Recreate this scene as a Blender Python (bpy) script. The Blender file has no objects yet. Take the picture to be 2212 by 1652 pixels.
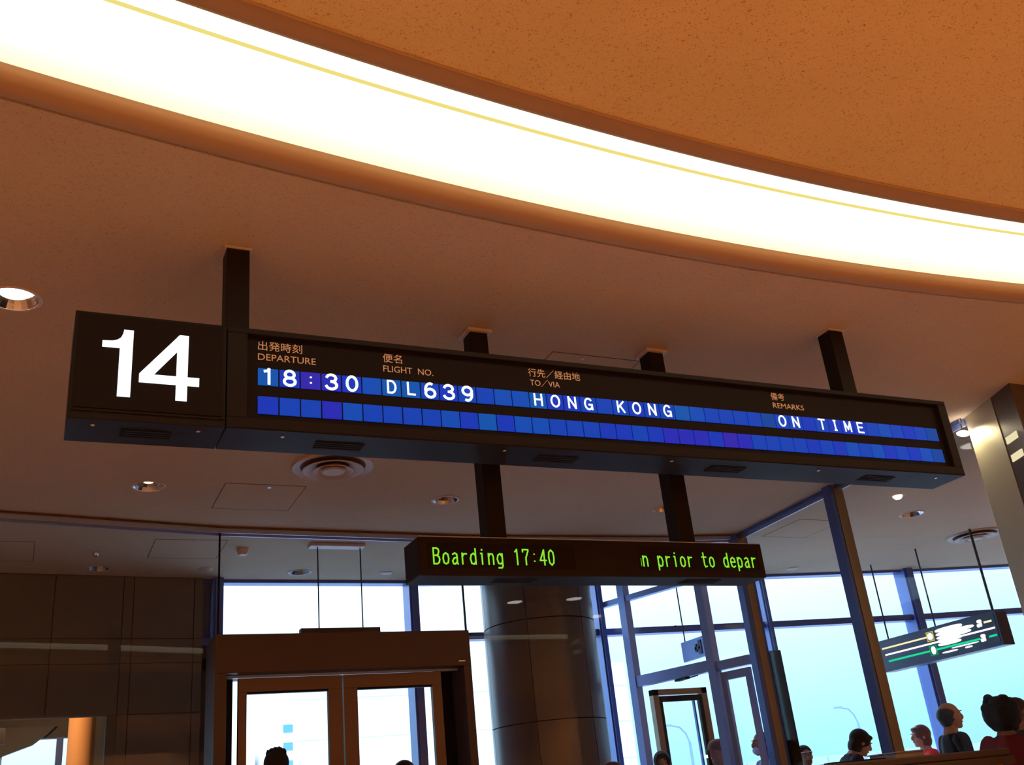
import bpy, bmesh, math, random
from mathutils import Vector, Matrix
random.seed(7)
PI = math.pi
S = bpy.context.scene
col = S.collection

# ------------------------------------------------------------------ camera, sky, exposure
cam_data = bpy.data.cameras.new('camera')
cam_data.sensor_fit = 'HORIZONTAL'; cam_data.sensor_width = 36.0; cam_data.lens = 35.44
cam_data.clip_start = 0.05; cam_data.clip_end = 2000
cam = bpy.data.objects.new('camera', cam_data); col.objects.link(cam)
cam.matrix_world = (Matrix.Translation((-0.772, -3.837, 1.15)) @ Matrix.Rotation(math.radians(-26.766), 4, 'Z')
                    @ Matrix.Rotation(math.radians(113.565), 4, 'X') @ Matrix.Rotation(math.radians(-6.052), 4, 'Z'))
S.camera = cam

world = bpy.data.worlds.new('sky'); S.world = world; world.use_nodes = True
nt = world.node_tree; nt.nodes.clear()
tc = nt.nodes.new('ShaderNodeTexCoord'); sp = nt.nodes.new('ShaderNodeSeparateXYZ')
rp = nt.nodes.new('ShaderNodeValToRGB'); bg = nt.nodes.new('ShaderNodeBackground'); ow = nt.nodes.new('ShaderNodeOutputWorld')
el = rp.color_ramp.elements
el[0].position = 0.0; el[0].color = (0.44, 0.98, 1.25, 1)
el[1].position = 1.0; el[1].color = (2.6, 2.9, 3.6, 1)
for p_, c_ in ((0.05, (0.55, 1.08, 1.38, 1)), (0.12, (0.82, 1.25, 1.6, 1)), (0.18, (1.15, 1.5, 1.9, 1)), (0.5, (2.1, 2.4, 3.1, 1))):
    e_ = el.new(p_); e_.color = c_
# overcast is brighter towards the left of the view (north-west), duller to the right
mxr = nt.nodes.new('ShaderNodeMapRange'); mxr.inputs['From Min'].default_value = 0.15; mxr.inputs['From Max'].default_value = 0.80
mxr.inputs['To Min'].default_value = 1.55; mxr.inputs['To Max'].default_value = 1.0
nt.links.new(sp.outputs['X'], mxr.inputs['Value']); nt.links.new(mxr.outputs[0], bg.inputs['Strength'])
nt.links.new(tc.outputs['Generated'], sp.inputs[0]); nt.links.new(sp.outputs['Z'], rp.inputs[0])
nt.links.new(rp.outputs[0], bg.inputs[0]); nt.links.new(bg.outputs[0], ow.inputs[0])

S.view_settings.view_transform = 'Standard'; S.view_settings.look = 'None'
S.view_settings.gamma = 1; S.view_settings.use_curve_mapping = False
S.view_settings.exposure = 0.0
S.cycles.max_bounces = 10; S.cycles.transparent_max_bounces = 24; S.cycles.diffuse_bounces = 5
S.cycles.caustics_reflective = False; S.cycles.caustics_refractive = False
S.cycles.sample_clamp_indirect = 6

H = 3.595
LAMP = (1.0, 0.70, 0.42)
# added spot lamps behind the camera, unseen, to bounce warm light off the floor
def spot(name, x, y, z, energy, size=2.2, color=LAMP, aim=None, radius=0.06, blend=0.6):
    d = bpy.data.lights.new(name, 'SPOT'); d.energy = energy; d.spot_size = size; d.spot_blend = blend
    d.color = color; d.shadow_soft_size = radius
    o = bpy.data.objects.new(name, d); col.objects.link(o); o.location = (x, y, z)
    if aim is not None:
        o.rotation_euler = (Vector(aim) - Vector((x, y, z))).to_track_quat('-Z', 'Y').to_euler()
    return o
HALL_FILL_POWER = 150
for gx in (-5.5, -2.5, 0.5, 3.5, 6.5, 9.5):
    for gy in (-6.4, -3.4):
        spot('hall_fill_spot', gx, gy, H - 0.05, HALL_FILL_POWER)
for gx in (-5, -1.5, 2.0, 5.5, 9):
    spot('back_wall_fill', gx, -7.2, H - 0.1, 200, 1.9, aim=(gx, -8.0, 2.0))  # added unseen lamps brightening the back wall for its reflection in the glass

# ------------------------------------------------------------------ helpers
def tag(o, label=None, cat=None, group=None, kind=None):
    if label: o['label'] = label
    if cat: o['category'] = cat
    if group: o['group'] = group
    if kind: o['kind'] = kind
    return o

class MB:
    def __init__(s): s.v = []; s.f = []
    def add(s, vs, fs):
        n = len(s.v); s.v += [tuple(v) for v in vs]; s.f += [tuple(i + n for i in f) for f in fs]; return s
    def box(s, x0, x1, y0, y1, z0, z1):
        return s.add([(x0,y0,z0),(x1,y0,z0),(x1,y1,z0),(x0,y1,z0),(x0,y0,z1),(x1,y0,z1),(x1,y1,z1),(x0,y1,z1)],
                     [(0,3,2,1),(4,5,6,7),(0,1,5,4),(1,2,6,5),(2,3,7,6),(3,0,4,7)])
    def wall(s, a, b, z0, z1, t, off=0.0):
        """upright slab from a to b (xy), thickness t, shifted by off to the left of a->b"""
        d = Vector((b[0]-a[0], b[1]-a[1])).normalized(); n = Vector((-d.y, d.x))
        A = Vector(a[:2]); B = Vector(b[:2]); p = [A+n*(off-t/2), B+n*(off-t/2), B+n*(off+t/2), A+n*(off+t/2)]
        return s.prism(p, z0, z1)
    def prism(s, p, z0, z1):
        n = len(p); vs = [(q[0], q[1], z0) for q in p] + [(q[0], q[1], z1) for q in p]
        fs = [tuple(range(n-1,-1,-1)), tuple(range(n, 2*n))] + [(i,(i+1)%n,n+(i+1)%n,n+i) for i in range(n)]
        return s.add(vs, fs)
    def lathe(s, prof, c=(0,0,0), n=32, closed=False):
        """profile (r,z) turned about the vertical through c"""
        vs = [(c[0]+r*math.cos(2*PI*k/n), c[1]+r*math.sin(2*PI*k/n), c[2]+z) for r, z in prof for k in range(n)]
        m = len(prof); fs = []
        rng = m if closed else m-1
        for i in range(rng):
            j = (i+1) % m
            for k in range(n):
                fs.append((i*n+k, i*n+(k+1)%n, j*n+(k+1)%n, j*n+k))
        return s.add(vs, fs)
    def disc(s, c, r, n=32, flip=False):
        vs = [(c[0]+r*math.cos(2*PI*k/n), c[1]+r*math.sin(2*PI*k/n), c[2]) for k in range(n)]
        return s.add(vs, [tuple(range(n)) if not flip else tuple(range(n-1,-1,-1))])
    def tube(s, a, b, r, n=8):
        a = Vector(a); b = Vector(b); d = (b-a).normalized()
        u = d.orthogonal().normalized(); w = d.cross(u)
        vs = [tuple(q + u*r*math.cos(2*PI*k/n) + w*r*math.sin(2*PI*k/n)) for q in (a,b) for k in range(n)]
        return s.add(vs, [(k,(k+1)%n,n+(k+1)%n,n+k) for k in range(n)] + [tuple(range(n-1,-1,-1)), tuple(range(n,2*n))])
    def build(s, name, mat, parent=None, smooth=False, bevel=0):
        me = bpy.data.meshes.new(name); me.from_pydata(s.v, [], s.f); me.validate()
        bm = bmesh.new(); bm.from_mesh(me); bmesh.ops.recalc_face_normals(bm, faces=bm.faces); bm.to_mesh(me); bm.free()
        if mat: me.materials.append(mat)
        o = bpy.data.objects.new(name, me); col.objects.link(o)
        if smooth: smoothen(me)
        if bevel:
            m = o.modifiers.new('bevel', 'BEVEL'); m.width = bevel; m.segments = 2; m.limit_method = 'ANGLE'
        if parent: o.parent = parent; o.matrix_parent_inverse = Matrix.Translation(-parent.location) if parent.location.length else Matrix()
        return o
def smoothen(me, ang=0.7):
    me.polygons.foreach_set('use_smooth', [True]*len(me.polygons))
    me.update()
    try: me.set_sharp_from_angle(angle=ang)
    except Exception: pass
def empty(name, loc, rz=0.0):
    o = bpy.data.objects.new(name, None); col.objects.link(o); o.location = loc; o.rotation_euler = (0,0,rz)
    o.empty_display_size = 0.1; return o
def copy_tree(o, parent=None):
    c = o.copy(); col.objects.link(c)
    if parent: c.parent = parent
    for ch in o.children: copy_tree(ch, c)
    return c

# ------------------------------------------------------------------ materials
def mat(name, color, rough=0.6, metal=0.0, spec=0.5, emit=None, estr=0.0, noise=None, bump=0.0, bscale=200):
    m = bpy.data.materials.new(name); m.use_nodes = True; t = m.node_tree; b = t.nodes['Principled BSDF']
    b.inputs['Base Color'].default_value = (*color, 1); b.inputs['Roughness'].default_value = rough
    b.inputs['Metallic'].default_value = metal; b.inputs['Specular IOR Level'].default_value = spec
    if emit: b.inputs['Emission Color'].default_value = (*emit, 1); b.inputs['Emission Strength'].default_value = estr
    if noise:
        sc, amt = noise
        co = t.nodes.new('ShaderNodeTexCoord'); n = t.nodes.new('ShaderNodeTexNoise'); n.inputs['Scale'].default_value = sc
        n.inputs['Detail'].default_value = 4
        mp = t.nodes.new('ShaderNodeMapRange'); mp.inputs['To Min'].default_value = 1-amt; mp.inputs['To Max'].default_value = 1+amt
        mx = t.nodes.new('ShaderNodeVectorMath'); mx.operation = 'SCALE'; mx.inputs[0].default_value = color
        t.links.new(co.outputs['Object'], n.inputs['Vector']); t.links.new(n.outputs['Fac'], mp.inputs['Value'])
        t.links.new(mp.outputs[0], mx.inputs['Scale']); t.links.new(mx.outputs[0], b.inputs['Base Color'])
    if bump:
        co = t.nodes.new('ShaderNodeTexCoord'); n = t.nodes.new('ShaderNodeTexNoise'); n.inputs['Scale'].default_value = bscale
        bp = t.nodes.new('ShaderNodeBump'); bp.inputs['Strength'].default_value = bump; bp.inputs['Distance'].default_value = 0.002
        t.links.new(co.outputs['Object'], n.inputs['Vector']); t.links.new(n.outputs['Fac'], bp.inputs['Height'])
        t.links.new(bp.outputs[0], b.inputs['Normal'])
    return m
def emis(name, color, strength):
    m = bpy.data.materials.new(name); m.use_nodes = True; t = m.node_tree; t.nodes.clear()
    e = t.nodes.new('ShaderNodeEmission'); e.inputs[0].default_value = (*color, 1); e.inputs[1].default_value = strength
    o = t.nodes.new('ShaderNodeOutputMaterial'); t.links.new(e.outputs[0], o.inputs[0]); return m
def glass(name, tint=(1,1,1), ior=1.26, rough=0.0):
    m = bpy.data.materials.new(name); m.use_nodes = True; t = m.node_tree; t.nodes.clear()
    tr = t.nodes.new('ShaderNodeBsdfTransparent'); tr.inputs[0].default_value = (*tint, 1)
    gl = t.nodes.new('ShaderNodeBsdfGlossy'); gl.inputs['Roughness'].default_value = rough
    fr = t.nodes.new('ShaderNodeFresnel'); ge = t.nodes.new('ShaderNodeNewGeometry')
    mr = t.nodes.new('ShaderNodeMapRange'); mr.inputs['To Min'].default_value = ior; mr.inputs['To Max'].default_value = 1/ior
    t.links.new(ge.outputs['Backfacing'], mr.inputs['Value']); t.links.new(mr.outputs[0], fr.inputs['IOR'])
    mx = t.nodes.new('ShaderNodeMixShader'); o = t.nodes.new('ShaderNodeOutputMaterial')
    t.links.new(fr.outputs[0], mx.inputs[0]); t.links.new(tr.outputs[0], mx.inputs[1]); t.links.new(gl.outputs[0], mx.inputs[2])
    t.links.new(mx.outputs[0], o.inputs[0]); return m
def ceiling_mat(name, color, dark, mark_scale, thr, blotch=0.08):
    """rock-wool ceiling board: short worm-like fissures pressed into a painted face"""
    m = bpy.data.materials.new(name); m.use_nodes = True; t = m.node_tree; b = t.nodes['Principled BSDF']
    b.inputs['Roughness'].default_value = 0.95; b.inputs['Specular IOR Level'].default_value = 0.1
    co = t.nodes.new('ShaderNodeTexCoord')
    n1 = t.nodes.new('ShaderNodeTexNoise'); n1.inputs['Scale'].default_value = mark_scale; n1.inputs['Detail'].default_value = 3
    n1.inputs['Distortion'].default_value = 1.8
    r1 = t.nodes.new('ShaderNodeMapRange'); r1.inputs['From Min'].default_value = thr; r1.inputs['From Max'].default_value = thr+0.07
    n2 = t.nodes.new('ShaderNodeTexNoise'); n2.inputs['Scale'].default_value = 3.0; n2.inputs['Detail'].default_value = 5
    r2 = t.nodes.new('ShaderNodeMapRange'); r2.inputs['To Min'].default_value = 1-blotch; r2.inputs['To Max'].default_value = 1+blotch
    mix = t.nodes.new('ShaderNodeMix'); mix.data_type = 'RGBA'
    mix.inputs['A'].default_value = (*color, 1); mix.inputs['B'].default_value = (*dark, 1)
    sc = t.nodes.new('ShaderNodeVectorMath'); sc.operation = 'SCALE'
    t.links.new(co.outputs['Object'], n1.inputs['Vector']); t.links.new(co.outputs['Object'], n2.inputs['Vector'])
    t.links.new(n1.outputs['Fac'], r1.inputs['Value']); t.links.new(r1.outputs[0], mix.inputs['Factor'])
    t.links.new(n2.outputs['Fac'], r2.inputs['Value']); t.links.new(mix.outputs['Result'], sc.inputs[0]); t.links.new(r2.outputs[0], sc.inputs['Scale'])
    t.links.new(sc.outputs[0], b.inputs['Base Color'])
    bp = t.nodes.new('ShaderNodeBump'); bp.invert = True; bp.inputs['Strength'].default_value = 0.5; bp.inputs['Distance'].default_value = 0.002
    t.links.new(r1.outputs[0], bp.inputs['Height']); t.links.new(bp.outputs[0], b.inputs['Normal'])
    return m

M = {}
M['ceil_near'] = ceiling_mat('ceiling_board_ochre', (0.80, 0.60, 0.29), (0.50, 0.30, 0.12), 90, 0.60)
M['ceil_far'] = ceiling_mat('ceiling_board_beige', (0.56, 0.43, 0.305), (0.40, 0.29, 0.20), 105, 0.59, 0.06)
M['lip'] = mat('cove_lip_plaster', (0.46, 0.29, 0.155), 0.8, spec=0.2, noise=(4, 0.06))
def cove_mat():
    # acrylic diffuser: its glow is ramped down towards the outer edge
    m = bpy.data.materials.new('cove_diffuser_light'); m.use_nodes = True; t = m.node_tree; t.nodes.clear()
    co = t.nodes.new('ShaderNodeTexCoord'); sub = t.nodes.new('ShaderNodeVectorMath'); sub.operation = 'SUBTRACT'; sub.inputs[1].default_value = (2.30, -19.44, 3.595+0.045)
    ln = t.nodes.new('ShaderNodeVectorMath'); ln.operation = 'LENGTH'
    mr = t.nodes.new('ShaderNodeMapRange'); mr.inputs['From Min'].default_value = 18.72; mr.inputs['From Max'].default_value = 18.925
    mr.inputs['To Min'].default_value = 2.3; mr.inputs['To Max'].default_value = 1.25
    e = t.nodes.new('ShaderNodeEmission'); e.inputs[0].default_value = (1.0, 0.82, 0.54, 1); o = t.nodes.new('ShaderNodeOutputMaterial')
    t.links.new(co.outputs['Object'], sub.inputs[0]); t.links.new(sub.outputs[0], ln.inputs[0]); t.links.new(ln.outputs['Value'], mr.inputs['Value'])
    t.links.new(mr.outputs[0], e.inputs[1]); t.links.new(e.outputs[0], o.inputs[0]); return m
M['cove'] = cove_mat()
M['seam'] = emis('cove_seam_light', (0.88, 0.73, 0.22), 1.0)
M['floor'] = mat('hall_carpet', (0.58, 0.38, 0.24), 0.95, spec=0.1, noise=(6, 0.15))
M['floor_in'] = mat('corridor_floor', (0.35, 0.33, 0.32), 0.7, spec=0.3, noise=(6, 0.1))
M['wall_warm'] = mat('warm_wall_panel', (0.75, 0.42, 0.20), 0.8, spec=0.2, noise=(2, 0.08))
M['wall_dark'] = mat('dark_wall_panel', (0.135, 0.13, 0.125), 0.8, spec=0.1, noise=(3, 0.12))
M['bronze'] = mat('dark_bronze_case', (0.014, 0.010, 0.009), 0.5, 0.0, 0.12, noise=(8, 0.12))
M['bronze_frame'] = mat('dark_bronze_frame', (0.014, 0.010, 0.009), 0.5, 0.0, 0.12)
M['black'] = mat('matt_black_panel', (0.010, 0.006, 0.005), 0.6, 0, 0.12)
M['vent_black'] = mat('black_vent', (0.008, 0.006, 0.006), 0.7, 0, 0.2)
M['screw'] = mat('bright_screw', (0.7, 0.6, 0.5), 0.25, 1.0)
M['white_glow'] = emis('lit_white_numeral', (0.95, 1.0, 0.97), 1.6)
M['flap_white'] = emis('lit_flap_character', (0.92, 1.0, 0.96), 1.5)
BL = [(0.003,0.075,0.50),(0.004,0.055,0.50),(0.006,0.038,0.52),(0.020,0.022,0.50),(0.035,0.018,0.46),(0.002,0.095,0.46),(0.002,0.060,0.36)]
for i, c in enumerate(BL): M['blue%d' % i] = mat('lit_blue_flap_%d' % i, (0.0, 0.01, 0.06), 0.4, 0, 0.15, emit=c, estr=0.85)
M['print'] = mat('printed_tan_text_glow', (0.62, 0.42, 0.28), 0.6, emit=(0.10, 0.052, 0.026), estr=1.0)  # unlit print with a faint glow added to brighten it
M['led'] = emis('green_led', (0.26, 0.80, 0.03), 1.0)
M['portal'] = mat('bronze_portal_metal', (0.105, 0.064, 0.046), 0.5, 0.25, 0.3, noise=(5, 0.08))
M['door_bronze'] = mat('bronze_door_rail', (0.17, 0.095, 0.052), 0.4, 0.4, 0.5)
M['navy'] = mat('daylight_blue_mullion', (0.07, 0.13, 0.42), 0.35, 0.2, 0.5)  # blue daylight on the mullions put into the base colour
M['frame_pale'] = mat('daylight_blue_steel_frame', (0.30, 0.44, 0.90), 0.35, 0.2, 0.5)  # steel colour carries the blue of the daylight falling on it
M['track'] = mat('daylight_blue_aluminium_track', (0.34, 0.42, 0.66), 0.35, 0.3, 0.5)  # daylight blue on the metal put into its colour
M['gold_metal'] = mat('gold_bronze_post', (0.26, 0.20, 0.12), 0.4, 0.5, 0.5, noise=(5, 0.08))
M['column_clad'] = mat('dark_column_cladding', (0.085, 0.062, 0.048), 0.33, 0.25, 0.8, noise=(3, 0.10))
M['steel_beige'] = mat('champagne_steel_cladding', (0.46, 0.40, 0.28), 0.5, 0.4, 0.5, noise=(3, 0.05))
M['chrome'] = mat('chrome_reflector', (0.62, 0.60, 0.60), 0.14, 1.0)
M['ring'] = mat('painted_lamp_ring', (0.60, 0.47, 0.40), 0.5)
M['diffuser'] = mat('painted_air_diffuser', (0.50, 0.37, 0.29), 0.55, noise=(5, 0.05))
M['lamp_on'] = emis('lamp_glow', (1.0, 0.90, 0.80), 14)
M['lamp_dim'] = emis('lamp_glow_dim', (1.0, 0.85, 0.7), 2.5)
M['lamp_off'] = mat('unlit_lamp', (0.10, 0.08, 0.07), 0.4)
M['groove'] = mat('dark_groove', (0.12, 0.055, 0.035), 0.9)
M['glass'] = glass('clear_glass', (0.97, 0.98, 0.985))
M['glass_f'] = glass('facade_glass', (0.93, 0.98, 1.0))
M['cable'] = mat('steel_cable', (0.05, 0.05, 0.06), 0.4, 0.8)
M['sign_back'] = mat('dark_navy_sign_case', (0.018, 0.026, 0.075), 0.4)
M['sign_y'] = emis('lit_yellow_line', (1.0, 0.90, 0.50), 1.1)
M['sign_w'] = emis('lit_white_sign', (1.0, 1.0, 0.95), 1.5)
M['sign_g'] = emis('lit_green_line', (0.01, 0.80, 0.36), 1.0)
M['sign_yd'] = emis('lit_olive_pictogram', (0.55, 0.50, 0.08), 1.0)
M['sign_gd'] = emis('lit_green_pictogram', (0.01, 0.30, 0.11), 1.0)
M['wood'] = mat('counter_veneer', (0.30, 0.12, 0.045), 0.4, noise=(6, 0.12))
M['wood_dark'] = mat('counter_ledge', (0.045, 0.026, 0.018), 0.45, noise=(9, 0.15))
M['beige'] = mat('beige_plastic', (0.42, 0.36, 0.30), 0.5)
M['apron'] = mat('apron_concrete', (0.42, 0.50, 0.58), 0.9)
M['building'] = mat('white_terminal_panels', (0.88, 0.90, 0.90), 0.8, noise=(0.2, 0.02))
M['joint'] = mat('hazed_panel_joint', (0.72, 0.78, 0.82), 0.9)  # haze over the joints put into their colour
M['haze_b'] = mat('hazy_blue_building', (0.42, 0.62, 0.85), 0.9)  # distance haze put into the building colour
M['win_blue'] = mat('blue_window_glass', (0.12, 0.35, 0.75), 0.3)
M['truck_white'] = mat('white_vehicle_paint', (0.9, 0.93, 0.95), 0.5)
M['grey_pole'] = mat('grey_lamp_pole', (0.22, 0.33, 0.42), 0.6)
M['orange_col'] = mat('orange_stone_column', (0.75, 0.36, 0.14), 0.7, noise=(4, 0.08))
M['slot_reflection'] = emis('warm_slot_reflection', (1.0, 0.86, 0.52), 0.85)

# ------------------------------------------------------------------ setting: ceiling with curved light cove
CC = (2.30, -19.44)                      # centre of the concentric cove arcs
R_NL, R_NE, R_SM, R_FE, R_FL = 18.253, 18.369, 18.483, 18.924, 19.061
def arc_y(R, x): return CC[1] + math.sqrt(R*R - (x-CC[0])**2)
XS = [-8.0 + 22.0*i/110 for i in range(111)]
def strip(mb, ya, yb, z0, z1):
    """solid slab between two curves y=ya(x) and y=yb(x)"""
    n = len(XS); vs = []
    for x in XS: vs += [(x, ya(x), z0), (x, yb(x), z0), (x, yb(x), z1), (x, ya(x), z1)]
    fs = []
    for i in range(n-1):
        a = i*4; b = a+4
        fs += [(a, b, b+1, a+1), (a+1, b+1, b+2, a+2), (a+2, b+2, b+3, a+3), (a+3, b+3, b, a)]
    fs += [(0,1,2,3), ((n-1)*4+3, (n-1)*4+2, (n-1)*4+1, (n-1)*4)]
    return mb.add(vs, fs)
def facade_y(x):
    P = FAC
    for (a, b) in zip(P, P[1:]):
        if a[0] <= x <= b[0]: return a[1] + (b[1]-a[1])*(x-a[0])/(b[0]-a[0])
    return P[-1][1]
FAC = [(-8.0, 5.45), (0.30, 6.14), (0.835, 6.18), (2.825, 6.19), (4.99, 6.10), (7.08, 5.83), (9.14, 5.52), (11.25, 5.06), (14.0, 4.35)]
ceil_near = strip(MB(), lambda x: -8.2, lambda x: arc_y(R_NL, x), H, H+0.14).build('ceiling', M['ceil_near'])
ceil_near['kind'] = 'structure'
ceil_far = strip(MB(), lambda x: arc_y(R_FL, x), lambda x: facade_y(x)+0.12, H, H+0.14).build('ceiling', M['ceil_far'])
ceil_far['kind'] = 'structure'
ceil_top = strip(MB(), lambda x: -8.3, lambda x: facade_y(x)+0.14, H+0.142, H+0.3).build('ceiling', M['ceil_far']); ceil_top['kind'] = 'structure'

# cove: rounded lips on both sides, two luminous diffusers with a thin seam between
def sweep(name, prof, m, parent=None, smooth=True):
    """profile of (radius, z) swept along the arc"""
    vs = []; n = len(prof)
    for x in XS:
        a = math.asin((x-CC[0])/19.0)
        for r, z in prof: vs.append((CC[0]+r*math.sin(a), CC[1]+r*math.cos(a), z))
    fs = []
    for i in range(len(XS)-1):
        for k in range(n):
            fs.append((i*n+k, (i+1)*n+k, (i+1)*n+(k+1)%n, i*n+(k+1)%n))
    fs += [tuple(range(n)), tuple((len(XS)-1)*n + k for k in range(n-1, -1, -1))]
    mb = MB(); mb.add(vs, fs); return mb.build(name, m, parent, smooth)
cove = sweep('light_cove', [(R_NL-0.01, H+0.142), (R_NL-0.01, H+0.13), (R_FL+0.01, H+0.13), (R_FL+0.01, H+0.142)], M['lip'], smooth=False)
cove['kind'] = 'structure'; cove['label'] = 'curved luminous cove sweeping across the ceiling'
nlip = [(R_NL-0.012, H-0.004), (R_NL-0.004, H-0.008), (R_NL, H-0.001), (R_NL+0.006, H+0.006), (R_NL+0.02, H+0.004), (R_NL+0.06, H+0.001), (R_NE-0.03, H+0.003), (R_NE-0.008, H+0.014), (R_NE, H+0.03), (R_NE, H+0.128), (R_NL-0.0, H+0.128), (R_NL-0.0, H+0.004)]
flip_ = [(R_FE, H+0.128), (R_FE, H+0.03), (R_FE+0.008, H+0.012), (R_FE+0.035, H-0.004), (R_FE+0.08, H-0.010), (R_FL-0.022, H-0.006), (R_FL-0.008, H+0.004), (R_FL-0.001, H+0.012), (R_FL-0.001, H+0.128)]
sweep('cove_lip', nlip, M['lip'], cove); sweep('cove_lip', flip_, M['lip'], cove)
sweep('light_panel', [(R_NE, H+0.045), (R_SM-0.004, H+0.045), (R_SM-0.004, H+0.06), (R_NE, H+0.06)], M['cove'], cove, False)
sweep('light_panel', [(R_SM+0.004, H+0.045), (R_FE, H+0.045), (R_FE, H+0.06), (R_SM+0.004, H+0.06)], M['cove'], cove, False)
sweep('seam_strip', [(R_SM-0.008, H+0.041), (R_SM+0.008, H+0.041), (R_SM+0.008, H+0.062), (R_SM-0.008, H+0.062)], M['seam'], cove, False)

# holes for recessed downlights in the far ceiling
DL = [(-0.97, 0.778, 0.118, 'on', 'round recessed downlight glowing at left, level with the gate number'),
      (-0.096, 3.392, 0.115, 'small', 'chrome downlight with lit bulb below the numeral fourteen box'),
      (2.186, 3.44, 0.110, 'off', 'unlit chrome downlight left of the left message board pole'),
      (4.272, 3.461, 0.085, 'off', 'small unlit downlight beside the right message board pole'),
      (-0.269, 5.72, 0.10, 'off', 'unlit downlight above the dark wall panels at left'),
      (1.565, 5.80, 0.11, 'off', 'unlit downlight beyond glass beside the left hanging cable'),
      (7.128, 3.301, 0.12, 'off', 'unlit downlight beyond glass at right, near the round air diffuser'),
      (6.90, 5.55, 0.10, 'off', 'unlit downlight close to the windows right of the message board'),
      (8.20, 5.45, 0.09, 'dim', 'bright little downlight above windows beside the bronze post'),
      (4.153, 1.535, 0.11, 'flush', 'lit downlight hidden by the flight board, mirrored left on the round column glass'),
      (4.895, 1.604, 0.11, 'flush', 'lit downlight hidden by the board, mirrored right on the round column glass')]
cut = MB()
for x, y, r, k, l in DL: cut.lathe([(0.0001, -0.05), (r*0.92, -0.05), (r*0.92, 0.3), (0.0001, 0.3)], (x, y, H), 32)
cutter = cut.build('cutter', None)
bpy.context.view_layer.update()
md = ceil_far.modifiers.new('holes', 'BOOLEAN'); md.object = cutter; md.operation = 'DIFFERENCE'; md.solver = 'EXACT'
dg = bpy.context.evaluated_depsgraph_get(); me = bpy.data.meshes.new_from_object(ceil_far.evaluated_get(dg))
ceil_far.modifiers.clear(); ceil_far.data = me
ceil_far.data.materials.clear(); ceil_far.data.materials.append(M['ceil_far'])
bpy.data.objects.remove(cutter)

for x, y, r, k, l in DL:
    t = tag(empty('downlight', (x, y, H)), l, 'downlight', 'recessed ceiling downlights')
    MB().lathe([(r*0.90, -0.004), (r*1.0, -0.006), (r*1.04, -0.002), (r*1.04, 0.0), (r*0.90, 0.0)], (x, y, H), 32, True).build('trim_ring', M['ring'], t, True)
    rf = MB(); n = 16
    MB_prof = [(r*0.90, -0.003), (r*0.78, 0.022), (r*0.60, 0.052), (r*0.58, 0.054), (r*0.77, 0.024), (r*0.915, -0.001)]
    if k != 'flush': rf.lathe(MB_prof, (x, y, H), 20, True).build('reflector', M['chrome'], t)
    lr, lz = {'flush': (0.88, -0.004), 'on': (0.62, 0.030), 'small': (0.30, 0.030), 'dim': (0.45, 0.035), 'off': (0.56, 0.050)}[k]
    MB().lathe([(0.0001, lz), (r*lr*0.9, lz), (r*lr, lz+0.008), (r*lr, 0.12), (0.0001, 0.12)], (x, y, H), 24).build(
        'lamp', {'flush': M['lamp_on'], 'on': M['lamp_on'], 'small': M['lamp_on'], 'dim': M['lamp_dim'], 'off': M['lamp_off']}[k], t)
spot('downlight_beam', -0.97, 0.778, H+0.05, 12, 1.6)
spot('downlight_beam', -0.096, 3.392, H+0.05, 10, 1.6)
spot('downlight_beam', 5.345, 1.02, 3.475, 9, 2.9, (1.0, 0.88, 0.55), aim=(5.405, 0.96, 2.2), radius=0.015)
sh = MB().lathe([(0.0001, -0.028), (0.022, -0.022), (0.034, -0.008), (0.036, 0.006), (0.020, 0.022), (0.0001, 0.026)], (0, 0, 0), 20).build('spotlight', M['lamp_on'], None, True)  # added glowing shape for the lamp glare on the polished steel
sh.location = (5.392, 1.068, 3.475); sh.scale = (1.7, 1, 0.8); tag(sh, 'little glowing head added for the lamp glare on the edge of the steel column', 'lamp')
MB().tube((5.392, 1.068, 3.49), (5.392, 1.068, H), 0.006).build('stem', M['chrome'], None)
sh_stem = bpy.data.objects['stem']; sh_stem.parent = sh; sh_stem.matrix_parent_inverse = (Matrix.Translation(sh.location) @ Matrix.Diagonal((1.7, 1, 0.8, 1))).inverted()

# access hatches: a board set in a thin dark joint
def hatch(x0, x1, y0, y1, latch=None):
    g = 0.005
    f = MB()
    f.box(x0-g, x1+g, y0-g, y0, H-0.002, H+0.001); f.box(x0-g, x1+g, y1, y1+g, H-0.002, H+0.001)
    f.box(x0-g, x0, y0, y1, H-0.002, H+0.001); f.box(x1, x1+g, y0, y1, H-0.002, H+0.001)
    o = f.build('access_panel', M['groove'], ceil_far); o['label'] = 'square access hatch joint'
    MB().box(x0, x1, y0, y1, H-0.0015, H+0.001).build('hatch_board', M['ceil_far'], o)
    if latch: MB().lathe([(0.0001, -0.006), (0.014, -0.006), (0.016, 0)], (latch[0], latch[1], H), 12).build('latch', M['track'], o)
hatch(0.42, 1.0, 3.25, 3.85, (0.74, 3.30)); hatch(0.113, 0.69, 4.74, 5.33, (0.42, 4.79)); hatch(-1.38, -0.80, 4.89, 5.49)
hatch(1.81, 2.39, 0.72, 1.32, (2.02, 0.76)); hatch(5.95, 6.5, 3.6, 4.2)

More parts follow.
